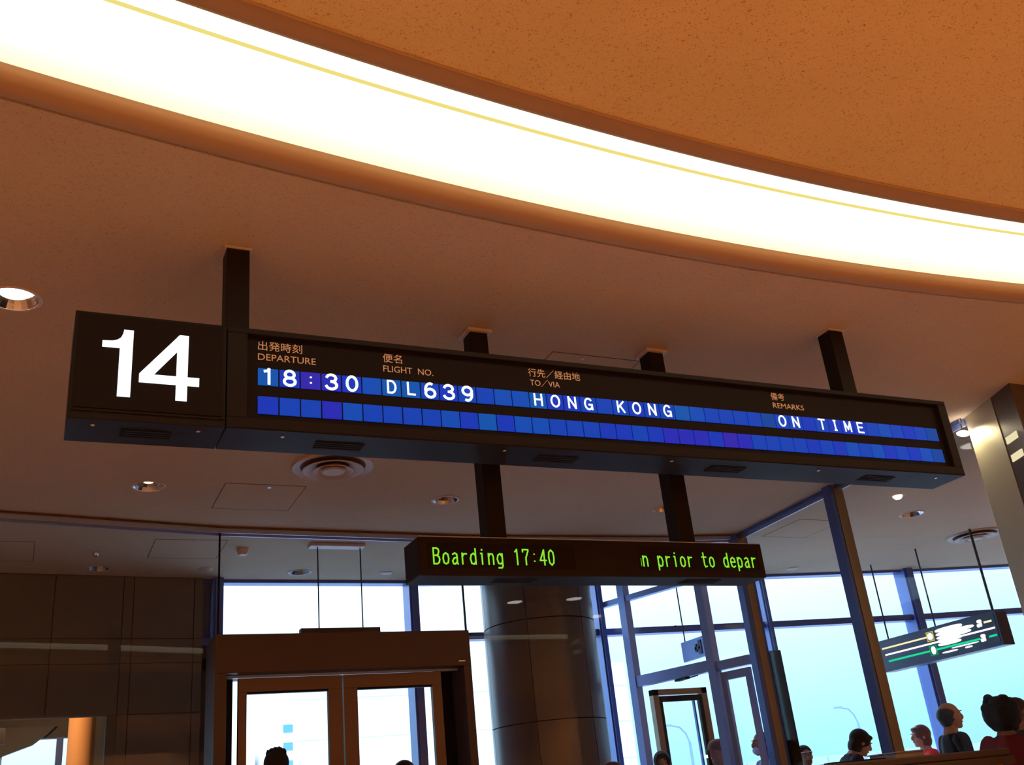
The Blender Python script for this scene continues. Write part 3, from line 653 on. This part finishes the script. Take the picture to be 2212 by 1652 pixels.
four = [[(-0.3285, zb1), (-0.2855, zb1), (-0.2855, zt1), (-0.3285, zt1-0.008)], [(-0.3285, zt1-0.008), (-0.3285, 3.018), (-0.4135, 2.909), (-0.4680, 2.909), (-0.3225, zt1), (-0.3120, zt1), (-0.3285, zt1)][:4] + [(-0.321, zt1)],
        [(-0.4680, 2.872), (-0.2400, 2.872), (-0.2400, 2.909), (-0.4680, 2.909)], [(-0.3285, 3.085), (-0.2855, zt1), (-0.321, zt1)]]
poly('numeral', four, M['white_glow'], nb, -0.007, -0.004)
for x0 in (-0.517,): under_vent(nb, x0, x0+0.19)
for x in (-0.62, -0.228): under_screw(nb, x)

# hanger posts
def hanger(x0, y0, z0, label, flange):
    t = tag(empty('hanger_post', (x0+0.05, y0+0.05, z0)), label, 'post')
    MB().box(x0, x0+0.10, y0, y0+0.10, z0, H).build('tube', M['bronze'], t, bevel=0.003)
    if flange: MB().box(x0-0.022, x0+0.122, y0-0.022, y0+0.122, H-0.018, H).build('ceiling_flange', M['ring'], t, bevel=0.004)
    else: MB().box(x0-0.010, x0+0.110, y0-0.010, y0+0.110, H-0.006, H).build('ceiling_flange', M['ring'], t)
hanger(-0.128, 0.075, ZT, 'short dark hanger post above the gap between number box and flight board', False)
hanger(3.285, 0.075, ZT, 'short dark hanger post near the right end of the flight board', False)
hanger(1.228, 0.56, 2.425, 'long dark pole behind the flight board holding the left half of the message board', True)
hanger(2.348, 0.56, 2.425, 'long dark pole behind the flight board holding the right half of the message board', True)

# ------------------------------------------------------------------ LED message board
lb = tag(empty('message_board', (1.83, 0.6, 2.24)), 'narrow dark LED board with green boarding text hung below the flight board', 'sign')
LX0, LX1, LY, LZ0, LZ1 = 0.837, 2.832, 0.50, 2.240, 2.425
c = MB().box(LX0, LX1, LY, LY+0.20, LZ0, LZ1).build('case', M['bronze'], lb, bevel=0.005)
MB().box(LX0+0.004, LX1-0.004, LY+0.004, LY+0.03, LZ1, LZ1+0.004).build('edge_highlight', M['track'], lb)  # pale strip painted in for the highlight along the top
for x0, x1 in ((0.885, 1.665), (2.035, 2.800)):
    f = MB(); z0, z1, t = 2.276, 2.400, 0.005
    f.box(x0, x1, LY-0.003, LY, z0, z0+t); f.box(x0, x1, LY-0.003, LY, z1-t, z1); f.box(x0, x0+t, LY-0.003, LY, z0+t, z1-t); f.box(x1-t, x1, LY-0.003, LY, z0+t, z1-t)
    o = f.build('display_window', M['bronze_frame'], lb); MB().box(x0+t, x1-t, LY-0.0015, LY, z0+t, z1-t).build('screen', M['black'], o)
for x0 in (1.25, 2.35):
    for k in range(3): MB().box(x0, x0+0.22, LY+0.06+k*0.03, LY+0.075+k*0.03, LZ0-0.003, LZ0+0.002).build('vent_slot', M['vent_black'], lb)
def led_text(s, x0, pitch, z, h):
    for i, ch in enumerate(s):
        if ch == ' ': continue
        k = ch+'l' if ch in '10' else ch
        key = 'L'+k
        if key not in gm: gm[key] = glyph_mesh('led_character', k, pitch*0.80, h, 0.0072, M['led'])
        g = bpy.data.objects.new('led_character', gm[key]); col.objects.link(g); g.parent = lb
        g.location = (x0+i*pitch-lb.location.x, LY-0.004-lb.location.y, z-lb.location.z)
led_text('Boarding 17:40', 0.906, 0.0464, 2.294, 0.075)
led_text('n prior to depar', 2.052, 0.0460, 2.294, 0.075)
MB().box(2.044, 2.0455, LY-0.004, LY-0.002, 2.294, 2.335).build('led_character', M['led'], lb)

# ------------------------------------------------------------------ lit direction sign at right, seen side-on
XS_ = 8.30
ds = tag(empty('direction_sign', (XS_, 4.5, 2.3)), 'dark hanging direction sign with lit yellow, white and green lines at right', 'sign')
MB().box(XS_, XS_+0.16, 3.63, 5.36, 2.345, 2.70).build('case', M['sign_back'], ds, bevel=0.004)
MB().box(XS_-0.004, XS_, 3.66, 5.33, 2.37, 2.675).build('face_panel', M['sign_back'], ds)
def bar(y0, y1, z, t, m, slope=0.0, name='light_line'):
    MB().box(XS_-0.008, XS_-0.004, y0, y1, z-t/2, z+t/2).build(name, M[m], ds)
bar(4.60, 5.30, 2.605, 0.018, 'sign_y'); bar(3.70, 3.80, 2.605, 0.020, 'sign_y')
bar(3.68, 5.27, 2.530, 0.018, 'sign_w'); bar(4.60, 5.24, 2.455, 0.020, 'sign_g'); bar(3.90, 4.52, 2.455, 0.020, 'sign_g'); bar(3.68, 3.78, 2.455, 0.020, 'sign_g')
def ring_sq(y, z, r, m):
    f = MB(); w = 0.012; X = (XS_-0.008, XS_-0.004)
    f.box(*X, y-r, y+r, z+r-w, z+r); f.box(*X, y-r, y+r, z-r, z-r+w); f.box(*X, y-r, y-r+w, z-r+w, z+r-w); f.box(*X, y+r-w, y+r, z-r+w, z+r-w); f.build('pictogram_frame', M[m], ds)
ring_sq(4.55, 2.605, 0.052, 'sign_yd'); ring_sq(4.55, 2.455, 0.055, 'sign_gd')
def blob(y, z, ry, rz, m='sign_w', n=14, name='pictogram'):
    vs = []; 
    for x in (XS_-0.010, XS_-0.004): vs += [(x, y+ry*math.copysign(abs(math.cos(2*PI*k/n))**0.7, math.cos(2*PI*k/n)), z+rz*math.copysign(abs(math.sin(2*PI*k/n))**0.7, math.sin(2*PI*k/n))) for k in range(n)]
    MB().add(vs, [tuple(range(n)), tuple(range(2*n-1, n-1, -1))]+[(i, (i+1)%n, n+(i+1)%n, n+i) for i in range(n)]).build(name, M[m], ds)
blob(4.55, 2.605, 0.035, 0.036); blob(4.55, 2.455, 0.030, 0.042)
for y0, y1, z, t in ((4.08, 4.47, 2.642, 0.044), (3.93, 4.47, 2.603, 0.042), (3.98, 4.47, 2.566, 0.040), (4.12, 4.47, 2.530, 0.042), (4.14, 4.47, 2.494, 0.036), (3.92, 4.30, 2.432, 0.014), (4.02, 4.12, 2.405, 0.018), (4.22, 4.44, 2.405, 0.018)):
    blob((y0+y1)/2, z, (y1-y0)/2, t/2, name='lit_text')
for z in (2.605, 2.455):
    blob(3.855, z+0.022, 0.030, 0.018, name='lit_number'); blob(3.875, z-0.018, 0.020, 0.018, name='lit_number'); blob(3.845, z-0.012, 0.016, 0.022, name='lit_number')
for y in (3.72, 4.52, 5.25): MB().tube((XS_+0.08, y, 2.70), (XS_+0.08, y, H), 0.014 if y < 4 else 0.009).build('rod', M['cable'], ds)
hs = tag(empty('small_hanging_sign', (5.62, 5.05, 2.5)), 'small grey sign hung on a thin rod behind the vestibule glass', 'sign')
MB().box(5.45, 5.48, 4.80, 5.22, 2.52, 2.72).build('sign_box', M['frame_pale'], hs); MB().tube((5.465, 5.16, 2.72), (5.465, 5.16, H), 0.007).build('rod', M['cable'], hs)
arw = MB().box(5.442, 5.45, 4.86, 4.91, 2.55, 2.69); arw.box(5.442, 5.45, 4.94, 4.97, 2.58, 2.66); arw.box(5.442, 5.45, 4.88, 4.98, 2.60, 2.63); arw.build('pictogram', M['sign_back'], hs)

# ------------------------------------------------------------------ gate counter at lower right
ct = tag(empty('gate_counter', (3.4, 1.3, 0)), 'brown gate counter with a dark raised ledge at the lower right', 'counter')
MB().box(0.6, 4.86, 1.06, 1.60, 0, 1.20).build('body', M['wood'], ct)
MB().box(0.5, 4.91, 1.00, 1.66, 1.20, 1.245).build('ledge', M['wood_dark'], ct, bevel=0.004)
MB().box(3.2, 4.905, 1.02, 1.30, 1.2452, 1.292).build('upstand', M['wood_dark'], ct, bevel=0.01)
MB().box(4.86, 4.90, 1.06, 1.60, 0, 1.20).build('end_panel', M['wood_dark'], ct)
bxp = tag(empty('ticket_printer', (4.40, 1.48, 1.245)), 'low beige printer on the counter ledge in front of the woman in red', 'printer')
MB().box(4.29, 4.53, 1.36, 1.60, 1.245, 1.33).build('body', M['beige'], bxp, bevel=0.004); MB().box(4.28, 4.54, 1.35, 1.61, 1.33, 1.338).build('lid', M['track'], bxp)
kb = tag(MB().box(0, 0.42, 0, 0.10, 0, 0.065).build('document_tray', M['bronze'], None, bevel=0.004), 'flat dark tray on the counter left of the printer', 'tray'); kb.location = (3.78, 1.36, 1.245)

# ------------------------------------------------------------------ people
def skin_chain(chains, sub=1):
    """chains of (points, radii); every chain becomes its own skinned tube; returns a mesh"""
    out = bmesh.new()
    for pts, rad in chains:
        me = bpy.data.meshes.new('sk'); me.from_pydata([tuple(p) for p in pts], [(i, i+1) for i in range(len(pts)-1)], [])
        o = bpy.data.objects.new('sk', me); col.objects.link(o)
        m = o.modifiers.new('s', 'SKIN'); m.use_smooth_shade = True
        sv = me.skin_vertices[0].data
        for i, r in enumerate(rad):
            sv[i].radius = (r, r) if not isinstance(r, tuple) else r
            sv[i].use_root = (i == 0)
        if sub: s_ = o.modifiers.new('u', 'SUBSURF'); s_.levels = sub; s_.render_levels = sub
        bpy.context.view_layer.update()
        e = bpy.data.meshes.new_from_object(o.evaluated_get(bpy.context.evaluated_depsgraph_get()))
        out.from_mesh(e); bpy.data.meshes.remove(e); bpy.data.objects.remove(o); bpy.data.meshes.remove(me)
    return out
def add_ball(bm, c, r, rot=None, seg=16):
    mt = Matrix.Translation(c) @ (rot.to_4x4() if rot else Matrix()) @ Matrix.Diagonal((*r, 1))
    bmesh.ops.create_uvsphere(bm, u_segments=seg, v_segments=seg*3//4, radius=1, matrix=mt)
def to_obj(bm, name, m, parent, smooth=True):
    me = bpy.data.meshes.new(name); bm.to_mesh(me); bm.free(); me.materials.clear(); me.materials.append(m)
    me.polygons.foreach_set('use_smooth', [smooth]*len(me.polygons)); me.polygons.foreach_set('material_index', [0]*len(me.polygons))
    o = bpy.data.objects.new(name, me); col.objects.link(o)
    if parent: o.parent = parent
    return o
def remesh(o, vox):
    m = o.modifiers.new('r', 'REMESH'); m.mode = 'VOXEL'; m.voxel_size = vox; m.use_smooth_shade = True
    sm = o.modifiers.new('s', 'SMOOTH'); sm.factor = 0.5; sm.iterations = 2
    bpy.context.view_layer.update()
    me = bpy.data.meshes.new_from_object(o.evaluated_get(bpy.context.evaluated_depsgraph_get()))
    mt = o.data.materials[0]; o.modifiers.clear(); o.data = me; me.materials.clear(); me.materials.append(mt)
    me.polygons.foreach_set('use_smooth', [True]*len(me.polygons))
PM = {}
def pm(c, r=0.75):
    if c not in PM: PM[c] = mat('cloth_or_skin_%d' % len(PM), c, r, spec=0.25, noise=(9, 0.06))
    return PM[c]
def person(x, y, yaw, height, label, skin=(0.42, 0.22, 0.14), hair=(0.02, 0.012, 0.01), top=(0.03, 0.03, 0.04), legs=(0.03, 0.03, 0.04),
           lean=0.0, head_turn=0.0, style='short', arms=0.25, group=None, bald=False, extra=None):
    k = height/1.70
    t = tag(empty('person', (x, y, 0), yaw), label, 'person', group)
    t.scale = (k, k, k)
    hip = Vector((0, 0, 0.94))
    RL = Matrix.Rotation(-lean, 3, 'X')
    def up(v):  # bend above the hips
        v = Vector(v); return hip + RL @ (v-hip) if v.z > 0.94 else v
    U = lambda L: [up(p) for p in L]
    def arm(s, grow=0.0, hand=True):
        sh = Vector((s*0.165, 0, 1.40)); el = Vector((s*0.235, -0.02+0.05*arms, 1.13))
        wr = el + Vector((-s*0.03*arms, 0.24*math.sin(arms*1.6), -0.24*math.cos(arms*1.6)))
        return sh, el, wr
    # continuous body: torso, neck, head, limbs and hands fused by a voxel remesh
    chains = [(U([(0,0,0.92), (0,0,1.02), (0,0.005,1.12), (0,0.0,1.26), (0,-0.01,1.38), (0,-0.01,1.46), (0,0.005,1.53)]),
               [(0.155,0.10), (0.14,0.095), (0.13,0.09), (0.155,0.10), (0.150,0.090), (0.068,0.068), (0.058,0.062)])]
    for s in (-1, 1):
        chains.append(([Vector((s*0.085,0,0.93)), Vector((s*0.095,0.005,0.70)), Vector((s*0.095,0.01,0.49)), Vector((s*0.095,-0.01,0.30)), Vector((s*0.095,-0.02,0.09)), Vector((s*0.10,-0.0,0.05)), Vector((s*0.105,0.13,0.035))],
                       [0.095, 0.082, 0.057, 0.057, 0.038, 0.042, 0.036]))
        sh, el, wr = arm(s)
        d = (wr-el).normalized()
        chains.append((U([Vector((s*0.09,-0.005,1.40)), sh, (sh+el)/2, el, (el+wr)/2, wr, wr+d*0.045]), [0.065, 0.060, 0.047, 0.039, 0.036, 0.026, 0.030]))
        side = Vector((0, 1, 0)); side = (side - d*side.dot(d)).normalized(); inn = Vector((-s, 0, 0))
        palm = wr + d*0.045
        chains.append((U([palm, palm+d*0.045]), [(0.018,0.036), (0.018,0.038)]))
        for fi, (off, ln) in enumerate(((0.030, 0.066), (0.010, 0.076), (-0.011, 0.070), (-0.030, 0.054))):
            b0 = palm+d*0.035+side*off; b1 = b0+d*ln*0.55+inn*0.006; b2 = b0+d*ln+inn*0.022
            chains.append((U([b0, b1, b2]), [0.0095, 0.0088, 0.0078]))
        th0 = palm+side*0.026+d*0.005; chains.append((U([th0, th0+side*0.028+d*0.025+inn*0.008, th0+side*0.036+d*0.055+inn*0.016]), [0.011, 0.010, 0.009]))
    bm = skin_chain(chains, 1)
    hr = Matrix.Rotation(head_turn, 3, 'Z'); hc = Vector((0, 0.025, 1.598))
    def hp(v): return up(hc + hr @ Vector(v))
    HR = RL @ hr
    add_ball(bm, hp((0, -0.012, 0.018)), (0.074, 0.092, 0.088), HR); add_ball(bm, hp((0, 0.022, -0.045)), (0.058, 0.066, 0.066), HR)
    add_ball(bm, hp((0, 0.058, -0.088)), (0.030, 0.028, 0.022), HR, 10)
    add_ball(bm, hp((0, 0.096, -0.018)), (0.012, 0.020, 0.024), HR, 10); add_ball(bm, hp((0, 0.082, 0.012)), (0.016, 0.012, 0.028), HR, 10)
    add_ball(bm, hp((0, 0.076, -0.058)), (0.024, 0.014, 0.010), HR, 10); add_ball(bm, hp((0, 0.070, 0.028)), (0.050, 0.016, 0.010), HR, 10)
    for s in (-1, 1): add_ball(bm, hp((s*0.076, -0.005, -0.012)), (0.008, 0.019, 0.030), HR, 10)
    body = to_obj(bm, 'body', pm(skin), t); remesh(body, 0.0095)
    fe = bmesh.new(); fp = bmesh.new(); fm = bmesh.new()
    for s in (-1, 1):
        add_ball(fe, hp((s*0.031, 0.073, 0.006)), (0.014, 0.011, 0.008), HR, 10); add_ball(fp, hp((s*0.031, 0.081, 0.006)), (0.007, 0.005, 0.007), HR, 8)
        add_ball(fp, hp((s*0.032, 0.083, 0.030)), (0.020, 0.006, 0.004), HR, 8)
    add_ball(fm, hp((0, 0.088, -0.056)), (0.024, 0.006, 0.005), HR, 8)
    to_obj(fe, 'eyes', pm((0.6, 0.58, 0.55)), t); to_obj(fp, 'pupils_and_brows', pm((0.02, 0.012, 0.01)), t); to_obj(fm, 'mouth', pm((0.28, 0.07, 0.06)), t)
    # hair
    hb_ = bmesh.new()
    if style == 'bushy':
        add_ball(hb_, hp((0, -0.045, 0.005)), (0.142, 0.130, 0.135), HR); 
        for q in range(26):
            a = q*2.399; zz = -0.11+0.22*q/26; rr = 0.108*math.sqrt(max(0.1, 1-((zz-0.0)/0.15)**2))
            add_ball(hb_, hp((rr*math.cos(a), -0.04+rr*math.sin(a)*0.9 if math.sin(a) < 0.3 else -0.03, zz+0.02)), (0.040, 0.040, 0.038), HR, 8)
    elif style == 'bob':
        add_ball(hb_, hp((0, -0.022, 0.026)), (0.090, 0.103, 0.097), HR); add_ball(hb_, hp((0, -0.045, -0.045)), (0.088, 0.070, 0.085), HR)
        add_ball(hb_, hp((0, 0.058, 0.075)), (0.055, 0.030, 0.022), HR)
    elif bald:
        add_ball(hb_, hp((0, -0.034, 0.004)), (0.087, 0.088, 0.074), HR); add_ball(hb_, hp((0, -0.05, -0.04)), (0.074, 0.050, 0.055), HR)
    else:
        add_ball(hb_, hp((0, -0.024, 0.034)), (0.083, 0.096, 0.086), HR); add_ball(hb_, hp((0, -0.052, -0.018)), (0.076, 0.052, 0.060), HR)
        if style == 'spiky':
            for q in range(14):
                a = q*2.399; r_ = 0.06*math.sqrt((q+1)/14); add_ball(hb_, hp((r_*math.cos(a), -0.02+r_*math.sin(a), 0.118-6*r_*r_)), (0.015, 0.015, 0.026), HR, 8)
    ho = to_obj(hb_, 'hair', pm(hair, 0.55), t); remesh(ho, 0.009)
    # clothes
    tc_ = [(U([(0,0,0.90), (0,0,1.02), (0,0.005,1.12), (0,0,1.26), (0,-0.01,1.39), (0,-0.012,1.475)]), [(0.175,0.118), (0.162,0.112), (0.152,0.108), (0.180,0.120), (0.172,0.106), (0.088,0.084)])]
    for s in (-1, 1):
        sh, el, wr = arm(s); tc_.append((U([Vector((s*0.09,-0.005,1.41)), sh, (sh+el)/2, el, (el+wr)/2, el+(wr-el)*0.93]), [0.084, 0.080, 0.060, 0.053, 0.048, 0.040]))
    jo = to_obj(skin_chain(tc_, 1), 'jacket', pm(top, 0.85), t); remesh(jo, 0.012)
    tl = [([Vector((0,0,0.90)), Vector((0,0,0.98))], [(0.168,0.114), (0.158,0.108)])]
    for s in (-1, 1): tl.append(([Vector((s*0.085,0,0.92)), Vector((s*0.095,0.005,0.70)), Vector((s*0.095,0.01,0.49)), Vector((s*0.095,-0.01,0.30)), Vector((s*0.095,-0.015,0.08))], [0.105, 0.095, 0.075, 0.070, 0.066]))
    to_obj(skin_chain(tl, 1), 'trousers', pm(legs, 0.85), t)
    for s in (-1, 1):
        sb = bmesh.new(); add_ball(sb, (s*0.10, 0.055, 0.038), (0.046, 0.135, 0.037)); add_ball(sb, (s*0.098, -0.02, 0.065), (0.044, 0.05, 0.055)); to_obj(sb, 'shoe', pm((0.02,0.018,0.018), 0.4), t)
    if extra == 'mask':
        mb_ = bmesh.new(); add_ball(mb_, hp((0, 0.062, -0.062)), (0.052, 0.044, 0.040), HR, 14); to_obj(mb_, 'face_mask', pm((0.55, 0.68, 0.85)), t)
    if extra in ('glasses',):
        gb = bmesh.new()
        for s in (-1, 1): add_ball(gb, hp((s*0.033, 0.094, 0.006)), (0.026, 0.004, 0.017), HR, 12)
        add_ball(gb, hp((0, 0.096, 0.008)), (0.060, 0.003, 0.003), HR, 8); to_obj(gb, 'glasses', pm((0.03,0.03,0.05), 0.2), t)
    if extra in ('cap', 'band'):
        cb = bmesh.new()
        if extra == 'cap':
            add_ball(cb, hp((0, -0.012, 0.060)), (0.094, 0.108, 0.070), HR); add_ball(cb, hp((0, 0.090, 0.034)), (0.062, 0.060, 0.010), HR, 12)
            to_obj(cb, 'cap', pm((0.20, 0.10, 0.06)), t)
        else:
            add_ball(cb, hp((0, -0.016, 0.036)), (0.0905, 0.106, 0.012), HR, 20); to_obj(cb, 'stripe', pm((0.75, 0.78, 0.82)), t)  # pale stripe round the head
    if extra == 'collar':
        kb_ = bmesh.new(); add_ball(kb_, up((0, -0.005, 1.455)), (0.070, 0.068, 0.028), RL, 16); to_obj(kb_, 'collar', pm((0.45, 0.50, 0.60)), t)
    return t
D = math.radians
person(0.83, 3.50, D(-30), 1.76, 'spiky dark-haired person in black seen against the left glass door', style='spiky')
person(1.92, 4.02, D(-60), 1.67, 'person whose dark hair just reaches the frame below the right glass door', hair=(0.05,0.02,0.015))
person(3.80, 4.10, D(60), 1.54, 'person with reddish hair standing right of the thick round column', hair=(0.16,0.05,0.03), style='bob')
person(4.90, 5.05, D(150), 1.65, 'black-haired person in front of the bronze framed glass door', style='bob')
person(5.68, 5.18, D(100), 1.72, 'person in a brown cap behind the blue vestibule post', extra='cap', top=(0.10,0.07,0.04))
person(5.90, 4.72, D(75), 1.75, 'balding person in a pale face mask behind the bronze corner post', bald=True, skin=(0.33,0.18,0.13), hair=(0.05,0.04,0.04), extra='mask', top=(0.30,0.40,0.58))
person(6.64, 5.05, D(160), 1.60, 'person with a pale headband standing near the windows', extra='band', skin=(0.40,0.2,0.12))
person(6.52, 4.56, D(-112), 1.77, 'stooping dark figure bent forward left of the bronze post', lean=0.52, top=(0.025,0.02,0.03), style='bob')
person(8.30, 5.02, D(70), 1.71, 'woman with auburn hair in a bright red top behind the counter', style='bob', hair=(0.13,0.035,0.025), top=(0.75,0.03,0.02), skin=(0.6,0.32,0.25))
person(6.70, 3.11, D(-112), 1.765, 'balding man in a dark jacket turned right beside the woman in red', bald=True, skin=(0.50,0.24,0.12), hair=(0.03,0.02,0.02), extra=None)
person(5.80, 1.78, D(-25), 1.64, 'person with big bushy black hair and dark red top at the right edge', style='bushy', top=(0.20,0.012,0.015))
person(6.86, 2.51, D(-112), 1.71, 'brown-haired person in a dark coat looking right beyond the bushy-haired one', hair=(0.04,0.02,0.015), skin=(0.32,0.15,0.10), top=(0.04,0.02,0.03))

# ------------------------------------------------------------------ outside: apron, buildings, lamp poles, truck
MB().box(-150, 400, 9.5, 500, -6.2, -6.0).build('ground', M['apron'])['kind'] = 'structure'
tb = tag(empty('terminal_building', (25, 62, -6)), 'white terminal building seen through the double glass doors', 'building')
MB().box(13.4, 38, 60, 78, -6, 11.0).build('main_block', M['building'], tb); MB().box(8, 13.1, 66, 78, -6, 7.2).build('rear_block', M['building'], tb)
MB().box(12.9, 13.9, 58.5, 60, -6, 8.6).build('stair_tower', M['building'], tb)
for z in (7.4, 6.4, 5.4, 4.4): MB().box(13.25, 13.80, 58.44, 58.50, z-0.02, z+0.42).build('window', M['win_blue'], tb)
for z in (9.4, 7.0, 4.6): MB().box(13.9, 38, 59.95, 60.0, z, z+0.06).build('panel_joint', M['joint'], tb)
hb2 = tag(empty('distant_building', (90, 200, -6)), 'long building far across the apron, its colour hazed to pale blue', 'building')
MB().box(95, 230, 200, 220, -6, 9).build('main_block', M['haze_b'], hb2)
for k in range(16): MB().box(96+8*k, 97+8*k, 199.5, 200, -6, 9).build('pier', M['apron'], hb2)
tk = tag(empty('service_truck', (58, 50, -6)), 'white catering truck parked out on the apron', 'truck')
bx_ = MB().box(49.2, 52.0, 49.0, 52, -4.6, 3.2-0.5).build('cargo_box', M['truck_white'], tk); MB().box(52.3, 53.6, 49.2, 51.8, -4.8, 2.0).build('cab', M['truck_white'], tk)
MB().box(49.0, 53.8, 49.2, 51.8, -5.2, -4.6).build('chassis', M['sign_back'], tk)
for x in (50, 53): MB().lathe([(0.0001,-0.2),(0.5,-0.2),(0.5,0.2),(0.0001,0.2)], (0,0,0), 16).build('wheel', M['black'], tk)
for w_, x in zip([c for c in tk.children if c.name.startswith('wheel')], (50, 53)):
    w_.parent = tk; w_.matrix_parent_inverse = Matrix(); w_.rotation_euler = (PI/2, 0, 0); w_.location = (x-58, -1.0, 0.5)
def lamp_pole(x, y, h, arm_x, label):
    t = tag(empty('lamp_pole', (x, y, -6)), label, 'street lamp', 'apron lamp poles')
    m = MB(); m.tube((x, y, -6), (x, y, h-1.2), 0.10)
    pts = [Vector((x, y, h-1.2)), Vector((x-arm_x*0.15, y, h-0.6)), Vector((x-arm_x*0.45, y, h-0.15)), Vector((x-arm_x, y, h))]
    for a, b in zip(pts, pts[1:]): m.tube(a, b, 0.06)
    m.build('pole', M['grey_pole'], t); MB().box(x-arm_x-0.5, x-arm_x+0.1, y-0.15, y+0.15, h-0.06, h+0.06).build('lamp_head', M['grey_pole'], t)
lamp_pole(58.3, 60, 7.0, 1.5, 'curved apron lamp pole seen left of the bronze post')
lamp_pole(42.5, 60, 6.5, 1.5, 'faint apron lamp pole seen through the blue vestibule frame')
